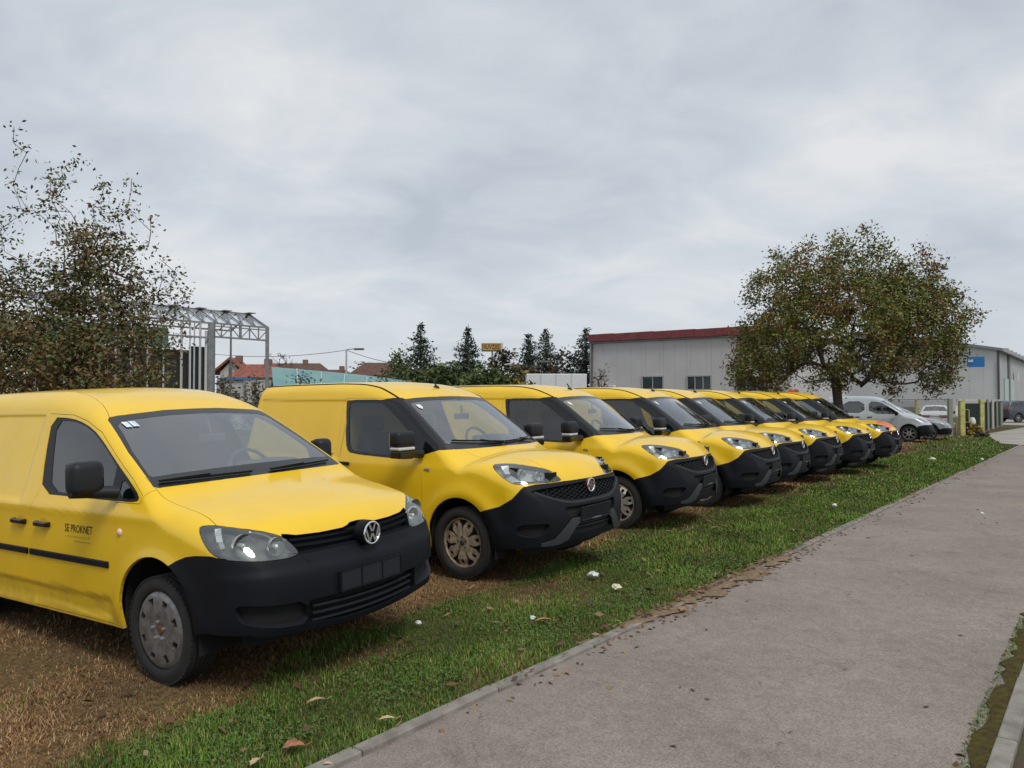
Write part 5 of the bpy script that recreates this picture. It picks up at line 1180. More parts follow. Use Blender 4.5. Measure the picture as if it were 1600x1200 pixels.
def build_buildings():
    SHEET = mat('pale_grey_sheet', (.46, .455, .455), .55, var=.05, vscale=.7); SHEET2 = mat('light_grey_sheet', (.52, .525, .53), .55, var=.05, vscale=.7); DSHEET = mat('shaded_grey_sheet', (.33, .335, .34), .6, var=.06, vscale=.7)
    REDR = mat('red_sheet_roof', (.17, .030, .034), .5, var=.2, vscale=3); GL = mat('dark_window', (.03, .045, .045), .08); FRW = mat('window_frame', (.30, .33, .33), .5)
    # warehouse with the red roof edge
    root = empty('warehouse', (0, 0, 0), label='pale grey warehouse with red roof edge and two dark windows', cat='building')
    A = pt(922, 626, 52); Bp = pt(1235, 626, 44.8); A.z = Bp.z = 0; H = 5.68
    def along_wall(px):
        k = (px - 800) / 1200; return (k * A.y - A.x) / ((Bp.x - A.x) - k * (Bp.y - A.y))
    WIN = [(along_wall(p0), along_wall(p1), za, zb, n) for p0, p1, za, zb, n in ((1003, 1037, 2.35, 3.22, 2), (1073, 1112, 2.33, 3.20, 3), (1150, 1200, 2.2, 3.1, 3))]
    d, nr, L = wall_panels(root, A, Bp, -.1, lambda t: H, SHEET, 13, holes=[w[:4] for w in WIN])
    for t0, t1, za, zb, n in WIN:
        c = A + d * L * (t0 + t1) / 2; c.z = (za + zb) / 2; window(root, c, d, nr, (t1 - t0) * L - .05, zb - za, n, GL, FRW)
    back = -nr
    mb = MB()
    for k in range(14):          # red sheets of the roof edge, each a little out of line
        p0 = A + d * L * (k / 14) + nr * .35; p1 = A + d * L * ((k + 1) / 14 - .0006) + nr * .35; z = H - .02 + .010 * math.sin(k * 2.1)
        q0, q1 = p0 + back * 9, p1 + back * 9
        V = [(p0.x, p0.y, z - .04), (p1.x, p1.y, z - .035), (q1.x, q1.y, z + .30), (q0.x, q0.y, z + .25), (p0.x, p0.y, z + .44), (p1.x, p1.y, z + .445), (q1.x, q1.y, z + .70), (q0.x, q0.y, z + .65)]
        m2 = MB(); m2.add(V, [(3, 2, 1, 0), (4, 5, 6, 7), (0, 1, 5, 4), (1, 2, 6, 5), (2, 3, 7, 6), (3, 0, 4, 7)]); m2.build('roof_sheet', REDR, root)
    m2 = MB(); m2.bar((A.x, A.y, H - .1), (Bp.x, Bp.y, H - .1), .25, .14); m2.build('gutter', STEEL, root)
    sd = A + back * 18; wall_panels(root, sd, A - d * .02, -.1, lambda t: H, SHEET, 10)
    bk = Bp + back * 18; m2 = MB(); m2.add([(Bp.x, Bp.y, H), (Bp.x, Bp.y, 0), (bk.x, bk.y, 0), (bk.x, bk.y, H)], [(0, 1, 2, 3)]); m2.build('end_wall', SHEET, root)
    m2 = MB(); q = A + d * .18 + nr * .06; m2.tube([(q.x, q.y, 0), (q.x, q.y, H - .2)], .06, 8); m2.build('downpipe', mat('brown_pipe', (.12, .09, .08), .6), root)
    # air conditioner on its wall
    ac = empty('air_conditioner', (0, 0, 0), label='small air conditioner box fixed to the warehouse wall', cat='air conditioner'); c = A + d * L * .115 + nr * .28; c.z = 2.30; M = Matrix((d, -nr, Vector((0, 0, 1)))).transposed()
    m2 = MB(); m2.box(c, (1.0, .35, .75), M); m2.build('casing', mat('white_casing', (.62, .62, .6), .5), ac, bevel=.03); m2 = MB(); m2.lathe([(0, 0), (.27, 0), (.30, .02)], 20, c=(0, 0, 0)); V = [tuple(c + nr * .185 + d * a + Vector((0, 0, 1)) * e - nr * -.01) for a, b, e in m2.V]; mesh_obj('fan_grille', V, m2.F, GLOSSB, ac)
    # farther grey hall, gable and long side
    r2 = empty('grey_hall', (0, 0, 0), label='light grey sheet hall with gable and long side wall at right', cat='building')
    C = pt(1559, 626, 76); C.z = 0; F2 = Vector((SA, CA, 0)); lw = Vector((-CA, SA, 0)); W = 24.0; He = 6.65; 
    G = C + lw * W; apex = .5
    zt = lambda t: He + 2.3 * (1 - abs(t - apex) / apex)
    wall_panels(r2, G, C, -.1, zt, SHEET2, 20)
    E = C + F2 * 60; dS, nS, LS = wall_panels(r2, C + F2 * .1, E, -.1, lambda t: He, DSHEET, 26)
    m2 = MB()
    for sgn in (0, 1):
        e0 = C if sgn else G; mid = C + lw * W * .5
        o0 = (-lw if sgn else lw) * .5
        V = []
        for q, z in ((e0 + o0 - F2 * .4, He - .1), (mid - F2 * .4, He + 2.32)): V.append((q.x, q.y, z))
        for q, z in ((mid + F2 * 60, He + 2.32), (e0 + o0 + F2 * 60, He - .1)): V.append((q.x, q.y, z))
        V += [(x, y, z + .28) for x, y, z in V]
        m2 = MB(); m2.add(V, [(3, 2, 1, 0), (4, 5, 6, 7), (0, 1, 5, 4), (1, 2, 6, 5), (2, 3, 7, 6), (3, 0, 4, 7)]); m2.build('roof', mat('grey_roof', (.20, .20, .21), .6), r2)
    for k in range(14): q = C + F2 * (1 + 4 * k) - lw * .55; m2 = MB(); m2.box((q.x, q.y, He + .05), (.5, .5, .35)); m2.build('roof_bracket', DSHEET, r2)
    m2 = MB(); q = C - lw * .1 - F2 * .1; m2.tube([(q.x, q.y, 0), (q.x, q.y, He)], .10, 8); m2.build('downpipe', mat('dark_pipe', (.06, .06, .065), .6), r2)
    q = C + F2 * 9 - lw * .12; m2 = MB(); m2.tube([(q.x, q.y, 0), (q.x, q.y, He)], .16, 8); m2.build('downpipe', mat('mid_pipe', (.17, .17, .175), .6), r2)
    M = Matrix((F2, lw, Vector((0, 0, 1)))).transposed()
    for k in (7, 12.5): q = C + F2 * k - lw * .06; m2 = MB(); m2.box((q.x, q.y, 2.0), (3.6, .12, 4.0), M); m2.build('hall_door', mat('pale_green_door', (.34, .42, .40), .6), r2)
    q = C + F2 * 15 - lw * .3; m2 = MB(); m2.box((q.x, q.y, 4.4), (.7, .4, 1.0), M); m2.build('wall_lamp', mat('white_casing', (.62, .62, .6), .5), r2)
    # blue board on the gable
    s = empty('blue_sign', (0, 0, 0), label='blue square board high on the light grey gable', cat='sign'); c = pt(1525, 565.5, 74.6); M = Matrix((-lw, F2, Vector((0, 0, 1)))).transposed()
    m2 = MB(); m2.box(c, (1.5, .1, 1.0), M); m2.build('board', mat('blue_board', (.02, .16, .42), .5), s); m2 = MB(); m2.box(c - F2 * .08 + lw * .40 + Vector((0, 0, .12)), (.4, .05, .25), M); m2.build('white_mark', mat('white_casing', (.62, .62, .6), .5), s)
    # steel greenhouse frame
    g = empty('steel_frame', (0, 0, 0), label='open steel greenhouse frame with lattice girder and glass roof', cat='greenhouse')
    e = Vector((SA, CA, 0)); bk_ = Vector((-CA, SA, 0))
    def on_line(px, o=Vector((0, 0, 0))): k = (px - 800) / 1200; q = P0 + o; s_ = (k * q.y - q.x) / (e.x - k * e.y); return q + e * s_
    P0 = pt(330, 626, 27); P0.z = 0; P1 = on_line(417); PL = on_line(40); H = EYE + (626.5 - 503.5) / 1200 * 27
    def post(p, w, h, nm='post', m_=None):
        m2 = MB(); m2.bar((p.x, p.y, 0), (p.x, p.y, h), w, w, up=(0, 1, 0)); return m2.build(nm, m_ or STEEL, g)
    post(P0, .19, H); post(P1, .11, H)
    zb = H - .50; n = 6
    for z, w in ((H - .02, .06), (H - .12, .04), (zb, .06)):
        m2 = MB(); m2.bar((P0.x, P0.y, z), (P1.x, P1.y, z), w, w); m2.build('girder_chord', STEEL, g)
    for k in range(n + 1):
        q = P0.lerp(P1, k / n); m2 = MB(); m2.bar((q.x, q.y, zb), (q.x, q.y, H), .04 if k != 3 else .09, .04, up=(0, 1, 0)); m2.build('girder_upright', STEEL, g)
        if k < n: r = P0.lerp(P1, (k + 1) / n); m2 = MB(); m2.bar((q.x, q.y, zb if k % 2 else H - .12), (r.x, r.y, H - .12 if k % 2 else zb), .028, .028); m2.build('girder_brace', STEEL, g)
    for z in (H - .03, H - .55, 1.75, .95): m2 = MB(); m2.bar((P0.x, P0.y, z), (PL.x, PL.y, z), .06, .06); m2.build('side_rail', STEEL, g)
    for k, px in enumerate((312, 303, 296, 283, 255, 230, 205, 180, 155, 128, 100, 72)): post(on_line(px), .04 if k % 3 else .06, H, 'mullion', mat('white_steel', (.50, .51, .52), .5, .2))
    # glass roof: ridge set back behind the eave, zigzag bars, panes
    GG = glass_mat('roof_glass', (.80, .83, .84), 1.5, .42); wb_ = 1.22; Hr = H + .57; mid, midL = P1 + bk_ * wb_, PL + bk_ * wb_; far, farL = P1 + bk_ * wb_ * 2, PL + bk_ * wb_ * 2
    m2 = MB(); m2.bar((mid.x, mid.y, Hr), (midL.x, midL.y, Hr), .06, .06); m2.build('ridge_bar', STEEL, g)
    m2 = MB(); m2.bar((mid.x, mid.y, Hr), (P1.x, P1.y, H), .06, .06); m2.build('gable_rafter', STEEL, g); m2 = MB(); m2.bar((mid.x, mid.y, Hr), (far.x, far.y, H), .06, .06); m2.build('gable_rafter', STEEL, g)
    m2 = MB(); m2.bar((far.x, far.y, H), (farL.x, farL.y, H), .06, .06); m2.build('side_rail', STEEL, g); post(far, .06, H)
    nb = 16
    for k in range(nb):
        a0, a1 = mid.lerp(midL, k / nb), mid.lerp(midL, (k + 1) / nb); b0, b1 = P1.lerp(PL, k / nb), P1.lerp(PL, (k + 1) / nb); c0, c1 = far.lerp(farL, k / nb), far.lerp(farL, (k + 1) / nb)
        for u, v in ((b0, a0), (b1, a0), (c0, a0)): m2 = MB(); m2.bar((u.x, u.y, H), (v.x, v.y, Hr), .035, .035); m2.build('rafter', STEEL, g)
        m2 = MB(); m2.add([(a0.x, a0.y, Hr - .04), (a1.x, a1.y, Hr - .04), (b1.x, b1.y, H - .03), (b0.x, b0.y, H - .03)], [(0, 1, 2, 3)]); m2.build('roof_pane', GG, g)
        if k % 2 == 0: m2 = MB(); m2.box((a0.x, a0.y, Hr + .035), (.5, .3, .03), Matrix.Rotation(-AZ, 3, 'Z')); m2.build('ridge_cap', STEEL, g)
    # inside: green shade cloth above, dark sheets below painting in the dim interior
    for k, (p0x, p1x, z0, z1, c) in enumerate(((205, 262, H - .95, H - .28, (.05, .20, .13)), (60, 200, H - .95, H - .28, (.05, .17, .12)), (298, 322, 1.95, H - .85, (.020, .034, .040)), (60, 296, 1.5, H - 1.0, (.024, .022, .018)), (60, 250, .1, 1.3, (.10, .17, .15)))):
        a = on_line(p0x, bk_ * .4); b = on_line(p1x, bk_ * .4); m2 = MB(); m2.bar((a.x, a.y, (z0 + z1) / 2), (b.x, b.y, (z0 + z1) / 2), .03, z1 - z0); m2.build('shade_sheet', mat('sheet_%d' % k, c, .8, var=.25, vscale=1.5), g)
    for px, w in ((322, .09),): post(on_line(px, bk_ * .15), w, H - .3, 'white_panel', mat('white_casing', (.62, .62, .6), .5))
    # houses
    WALLW = mat('rendered_wall', (.42, .41, .38), .8, var=.12, vscale=1.5); TILE = mat('red_tile', (.22, .075, .05), .8, var=.3, vscale=4); TILE2 = mat('brown_tile', (.10, .050, .036), .8, var=.3, vscale=4)
    def house(px0, px1, pyr, pye, Y, lab, tile, gable, ridge_in=.28, wall=WALLW, win=True):
        h = empty('house', (0, 0, 0), label=lab, cat='house', group='houses beyond the vans'); a = pt(px0, pye, Y); b = pt(px1, pye, Y); zr = pt(0, pyr, Y).z; ze = a.z; w = b.x - a.x; dp = w * .7
        m2 = MB()
        V = [(a.x + .3, Y, -.2), (b.x - .3, Y, -.2), (b.x - .3, Y + dp, -.2), (a.x + .3, Y + dp, -.2), (a.x + .3, Y, ze), (b.x - .3, Y, ze), (b.x - .3, Y + dp, ze), (a.x + .3, Y + dp, ze)]
        F = [(0, 1, 5, 4), (1, 2, 6, 5), (2, 3, 7, 6), (3, 0, 4, 7)]
        if gable: V += [((a.x + b.x) / 2, Y, zr - .1), ((a.x + b.x) / 2, Y + dp, zr - .1)]; F += [(4, 5, 8), (7, 6, 9)]
        m2.add(V, F); m2.build('wall', wall, h)
        m2 = MB(); o = .35
        if gable:
            xm = (a.x + b.x) / 2
            for s, xe in ((-1, a.x - o), (1, b.x + o)):
                q = [(xm, Y - o, zr), (xm, Y + dp + o, zr), (xe, Y + dp + o, ze - .2), (xe, Y - o, ze - .2)]; q += [(x, y, z + .22) for x, y, z in q]
                m2.add(q, [(3, 2, 1, 0), (4, 5, 6, 7), (0, 1, 5, 4), (1, 2, 6, 5), (2, 3, 7, 6), (3, 0, 4, 7)])
        else:
            x0, x1, y0, y1, ri = a.x - o, b.x + o, Y - o, Y + dp + o, w * ridge_in
            q = [(x0, y0, ze), (x1, y0, ze), (x1, y1, ze), (x0, y1, ze), (x0 + ri, (y0 + y1) / 2, zr), (x1 - ri, (y0 + y1) / 2, zr)]
            m2.add(q, [(0, 1, 5, 4), (1, 2, 5), (2, 3, 4, 5), (3, 0, 4), (3, 2, 1, 0)])
        rf = m2.build('roof', tile, h)
        m2 = MB(); m2.box((a.x + w * .68, Y + dp * .5, zr + .1), (.5, .5, .6)); m2.build('chimney', mat('chimney_brick', (.20, .12, .09), .9), rf)
        if win:
            for t in ((.5,) if gable else (.3, .7)):
                m2 = MB(); m2.box((a.x + w * t, Y - .03, ze - .1 if gable else ze - 1.1), (w * .10, .08, 1.1)); m2.build('window', GL, h)
    house(338, 382, 562, 582, 66, 'small house with red gable roof beside the steel post', TILE, True); house(362, 434, 568, 590, 58, 'house with weathered red hipped roof left of the blue roof', TILE, False)
    house(405, 498, 566, 580, 84, 'long low house with brown roof behind the blue roof', TILE2, False, .12, win=False); house(500, 545, 577, 588, 84, 'small brown-roofed house left of the lamp post', TILE2, False, .3, win=False); house(548, 640, 565, 587, 70, 'brown hipped roof house right of the lamp post', TILE2, False, .24, win=False)
    # blue covered roofs
    BL = mat('blue_green_sheet', (.12, .25, .29), .6, color2=(.17, .29, .26), vscale=.9)
    b = empty('blue_shed', (0, 0, 0), label='long shed with pale blue-green sheet roof behind the vans', cat='shed'); a0, a1 = pt(424, 573, 46), pt(640, 598, 52)
    m2 = MB(); V = [(a0.x, 46, a0.z), (a1.x, 52, a1.z), (a1.x + 3, 60, a1.z - .1), (a0.x + 3, 56, a0.z - .1), (a0.x + .9, 43.5, a0.z - 1.35), (a1.x, 49.5, a1.z - 1.0)]; m2.add(V, [(0, 1, 2, 3), (4, 5, 1, 0)]); V2 = [(x, y, z - .08) for x, y, z in V]; m2.add(V2, [(3, 2, 1, 0), (0, 1, 5, 4)]); m2.build('roof', BL, b)
    for k in range(1, 6):
        p = [Vector(V[4]).lerp(Vector(V[5]), k / 6), Vector(V[0]).lerp(Vector(V[1]), k / 6)]; m2 = MB(); m2.bar(p[0] + Vector((0, 0, .05)), p[1] + Vector((0, 0, .05)), .08, .05); m2.build('roof_batten', mat('pale_batten', (.28, .42, .44), .6), b)
    m2 = MB(); m2.add([(V[4][0], 43.6, -.1), (V[5][0], 49.6, -.1), (V[5][0], 49.6, V[5][2]), (V[4][0], 43.6, V[4][2])], [(0, 1, 2, 3)]); m2.build('wall', WALLW, b)
    s = empty('garden_hut', (0, 0, 0), label='low pale hut with bright blue awning between the steel posts', cat='hut'); a = pt(338, 594, 44); c2 = pt(420, 594, 44)
    m2 = MB(); m2.box(((a.x + c2.x) / 2, 46, a.z / 2), (c2.x - a.x, 4, a.z)); m2.build('wall', WALLW, s); m2 = MB(); m2.box((a.x + (c2.x - a.x) * .28, 46, a.z + .08), ((c2.x - a.x) * .5, 4.3, .12)); m2.build('awning', mat('bright_blue', (.03, .16, .42), .5), s); m2 = MB(); m2.box((a.x + (c2.x - a.x) * .33, 43.98, 1.5), (.7, .08, 1.2)); m2.build('window', GL, s)
    for t in (.15, .55, .75): m2 = MB(); m2.bar((a.x + (c2.x - a.x) * t, 43.95, 0), (a.x + (c2.x - a.x) * t, 43.95, a.z), .12, .1, up=(0, 1, 0)); m2.build('wall_post', STEEL, s)
    s = empty('white_container', (0, 0, 0), label='flat white container left of the warehouse wall', cat='container'); a, b2 = pt(822, 584, 44), pt(917, 584, 44)
    m2 = MB(); m2.box(((a.x + b2.x) / 2, 45.2, a.z / 2 + .35), (b2.x - a.x, 2.4, a.z - .7)); m2.build('shell', mat('white_sheet', (.60, .62, .64), .5, var=.05), s, bevel=.04)
    m2 = MB(); m2.box(((a.x + b2.x) / 2, 45.2, .1), (b2.x - a.x - .3, 2.2, .5)); m2.build('base', mat('dark_base', (.08, .08, .08), .8), s)
    for k in range(1, 4): m2 = MB(); x = a.x + (b2.x - a.x) * k / 4; m2.box((x, 43.99, a.z / 2 + .35), (.05, .05, a.z - .75)); m2.build('panel_rib', mat('white_rib', (.52, .54, .56), .5), s)
    s = empty('low_wall', (0, 0, 0), label='low cream wall on the ground behind the third van', cat='wall'); p = gpt(905, 656); m2 = MB(); m2.box((pt(890, 0, 36).x, 36, .95), (6.0, .2, 1.9)); m2.build('wall', WALLW, s)
    # lamp posts, wires, sign
    for px, py, Y, lab, g_ in ((541, 546, 62, 'street lamp with one arm above the blue shed', 26), (837, 566, 55, 'thin white lamp post left of the white container', 12)):
        s = empty('street_lamp', (0, 0, 0), label=lab, cat='street lamp'); t = pt(px, py, Y); m2 = MB(); m2.tube([(t.x, Y, 0), (t.x, Y, t.z)], [.11, .07], 8); m2.build('pole', mat('pale_pole', (.45, .46, .47), .5, .3), s)
        e = g_ / 2 / 1200 * Y; m2 = MB(); m2.bar((t.x, Y, t.z), (t.x + e, Y, t.z + .05), .07); m2.build('arm', STEEL, s); m2 = MB(); m2.box((t.x + e + .35, Y, t.z + .03), (.8, .28, .16)); m2.build('lamp_head', mat('lamp_grey', (.10, .105, .11), .5), s, bevel=.04)
    WM = mat('wire', (.08, .08, .085), .6)
    p0, p1 = pt(300, 549, 70), pt(541, 547, 62); pts = [p0.lerp(p1, k / 12) - Vector((0, 0, .5 * 4 * (k / 12) * (1 - k / 12))) for k in range(13)]; m2 = MB(); m2.tube(pts, .022, 4)
    o = m2.build('power_line', WM); tag(o, 'power line from the left to the street lamp', 'wire'); p0, p1 = pt(541, 547, 62), pt(700, 572, 66); pts = [p0.lerp(p1, k / 12) - Vector((0, 0, .5 * 4 * (k / 12) * (1 - k / 12))) for k in range(13)]; m2 = MB(); m2.tube(pts, .022, 4); o = m2.build('power_line', WM); tag(o, 'power line from the street lamp into the bushes', 'wire')
    p0, p1 = pt(1500, 505, 90), pt(1640, 572, 130); m2 = MB(); m2.tube([p0.lerp(p1, k / 8) for k in range(9)], .02, 4)
    s = empty('signboard', (0, 0, 0), label='small yellow signboard with dark lettering on a post', cat='sign'); c = pt(769, 542.5, 57); m2 = MB(); wv, hv = 34 / 1200 * 57, 13.5 / 1200 * 57
    m2.box(c, (wv, .18, hv)); m2.build('frame', mat('cream_frame', (.50, .47, .36), .6), s, bevel=.02)
    m2 = MB(); m2.box(c + Vector((-.06, -.10, 0)), (wv * .86, .04, hv * .80)); m2.build('panel', mat('yellow_panel', (.46, .27, .06), .6), s)
    m2 = MB()
    for sx, dz in ((1, .38), (1, -.38)): m2.box(c + Vector((-.06, -.125, hv * dz)), (wv * .84, .02, .035))
    for dx in (-.41, .40): m2.box(c + Vector((-.06 + wv * dx, -.125, 0)), (.035, .02, hv * .76))
    m2.build('border_line', mat('brown_border', (.05, .035, .02), .6), s)
    V, F = text_mesh('IIUVZJIS', .34); k = wv * .70 / (V[:, 0].max() - V[:, 0].min()); mesh_obj('lettering', [(c.x - .06 + a * k, c.y - .13, c.z + b2 * 1.25) for a, b2, cc in V], F, mat('dark_print', (.03, .022, .01), .6), s)
    m2 = MB(); m2.bar((c.x, c.y + .1, 0), (c.x, c.y + .1, c.z), .12, .12, up=(0, 1, 0)); m2.build('post', STEEL, s)
build_buildings()

# ------------------------------------------------------------------ gate, fence and yard things at the right
def build_gate():
    YL = mat('yellow_post', (.42, .40, .14), .7, var=.2, vscale=6); DG = mat('dark_green_sheet', (.010, .022, .017), .8, var=.2, vscale=2, spec=.12); GRY = mat('weathered_post', (.22, .23, .20), .8)
    g = empty('yard_gate', (0, 0, 0), label='yellow framed gate with dark green sheets beside the silver van', cat='gate')
    def P(px, Y): q = pt(px, 626, Y); q.z = 0; return q
    A, B, E = P(1502, 36.3), P(1533, 40.5), P(1564, 50.0); H = 1.72
    for q, w, m_ in ((A, .22, YL), (B, .20, YL), (P(1564, 50), .14, GRY)): m2 = MB(); m2.bar((q.x, q.y, -.1), (q.x, q.y, H), w, w, up=(0, 1, 0)); m2.build('post', m_, g)
    for k, px, Y in ((0, 1543, 43), (1, 1550.5, 45.3), (2, 1557, 47.5)): q = P(px, Y); m2 = MB(); m2.bar((q.x, q.y, -.1), (q.x, q.y, H), .11, .11, up=(0, 1, 0)); m2.build('post', mat('pale_post', (.42, .42, .36), .7) if k == 1 else GRY, g)
    m2 = MB(); m2.bar((P(1496, 35.6).x, 35.6, H - .04), (E.x, E.y, H - .04), .12, .10); m2.build('top_rail', mat('pale_post', (.42, .42, .36), .7), g)
    n = 5
    for k in range(n):
        a = A.lerp(B, .08 + .86 * k / n); b = A.lerp(B, .08 + .86 * (k + .93) / n); m2 = MB(); m2.bar((a.x, a.y + .05, H * .5 - .06), (b.x, b.y + .05, H * .5 - .06), .03, H - .30); m2.build('sheet', DG, g)
    n = 6
    for k in range(n):
        a = B.lerp(E, .05 + .9 * k / n); b = B.lerp(E, .05 + .9 * (k + .9) / n); m2 = MB(); m2.bar((a.x, a.y + .08, H * .5 - .04), (b.x, b.y + .08, H * .5 - .04), .03, H - .24); m2.build('sheet', DG if k % 3 else mat('olive_sheet', (.06, .075, .035), .7), g)
    m2 = MB(); a = A.lerp(B, .10); m2.tube([(a.x - .05, a.y - .12, .62), (a.x + .12, a.y - .22, .62), (a.x + .12, a.y - .22, 1.22), (a.x - .05, a.y - .12, 1.22)], .03, 6); m2.build('handle', mat('ochre_handle', (.45, .33, .10), .6), g)
    f = empty('wire_fence', (0, 0, 0), label='wire mesh fence with grey posts behind the silver van', cat='fence')
    Q = [P(1390, 40), P(1432, 38.8), P(1484, 35.8)]
    for i, q in enumerate(Q): m2 = MB(); m2.bar((q.x, q.y, -.1), (q.x, q.y, 1.74), .17 if i == 2 else .13, up=(0, 1, 0)); m2.build('post', GRY if i != 1 else YL, f)
    m2 = MB()
    for a, b in zip(Q, Q[1:]):
        for z in (1.70, .9, .15): m2.bar((a.x, a.y, z), (b.x, b.y, z), .035, .035)
    m2.build('rail', STEEL, f); m2 = MB()
    for a, b in zip(Q, Q[1:]):
        n = 26
        for k in range(-8, n):
            t0, t1 = max(0, k / n), min(1, (k + 9) / n); z0 = .15 + 1.5 * (t0 * n - k) / 9; z1 = .15 + 1.5 * (t1 * n - k) / 9; p, q = a.lerp(b, t0), a.lerp(b, t1)
            m2.bar((p.x, p.y, z0), (q.x, q.y, z1), .008, .008); m2.bar((p.x, p.y, 1.8 - z0), (q.x, q.y, 1.8 - z1), .008, .008)
    o = m2.build('wire_mesh', STEEL, f); o['kind'] = 'stuff'
    w = empty('yard_wall', (0, 0, 0), label='low grey wall behind the wire mesh fence', cat='wall'); a, b = P(1380, 58), P(1436, 57); m2 = MB()
    n = 6
    for k in range(n): p, q = a.lerp(b, k / n), a.lerp(b, (k + .985) / n); m2 = MB(); m2.bar((p.x, p.y, .58), (q.x, q.y, .58), .15, 1.2); m2.build('wall_panel', mat('wall_slate', (.17, .175, .18), .8, var=.15), w)
    # notice on the fence post
    s = empty('notice', (0, 0, 0), label='small white notice fixed to the fence left of the gate', cat='sign'); c = pt(1494, 642, 35.7); m2 = MB(); m2.box(c, (.10, .03, .45)); m2.build('board', mat('white_casing', (.62, .62, .6), .5), s); m2 = MB(); m2.bar((c.x, c.y + .03, 0), (c.x, c.y + .03, c.z), .03, .03, up=(0, 1, 0)); m2.build('post', STEEL, s)
    # heap at the foot of the gate
    rs = np.random.default_rng(3); c = gpt(1518, 679)
    for nm, lab, cat, col_, off, sz in (('leaf_heap', 'orange and yellow leaf heap at the foot of the gate', 'leaf heap', [(.32, .14, .05), (.36, .30, .08), (.22, .20, .06)], (0, 0), (.50, .30, .42)), ('leaf_heap', 'yellow leaves under the far end of the gate', 'leaf heap', [(.42, .40, .12), (.35, .30, .10)], (3.0, 8.3), (1.0, .8, .38))):
        P_ = ell(rs, 420, (c.x + off[0], c.y + off[1], .12), sz, 0, .0); V, F = leaf_cards(P_, .16, None, rs, .1, .6); cc = np.array(col_)[rs.integers(0, len(col_), 420)]
        o = mesh_obj(nm, V, F, LEAFM, colors=np.repeat(cc, 4, 0)); tag(o, lab, cat)
    m2 = MB(); m2.lathe([(0, .42), (.10, .40), (.16, .28), (.17, .14), (.12, .0)], 14, axis='z', c=(c.x + .15, c.y + .25, .42)); o = m2.build('plastic_bag', mat('white_bag', (.6, .6, .58), .5, bump=1, bscale=8), smooth=True); tag(o, 'crumpled white bag on top of the leaf heap', 'bag')
    q = gpt(1541, 683); m2 = MB()
    for k in range(5): m2.tube([(q.x + rs.normal(0, .25), q.y + rs.normal(0, .1), .05), (q.x + rs.normal(0, .4), q.y + rs.normal(0, .1), .10 + .04 * k)], .05, 6)
    o = m2.build('branch_pile', mat('dark_wood', (.03, .026, .02), .9)); tag(o, 'dark broken branches lying on the grass near the gate', 'branches')
build_gate()

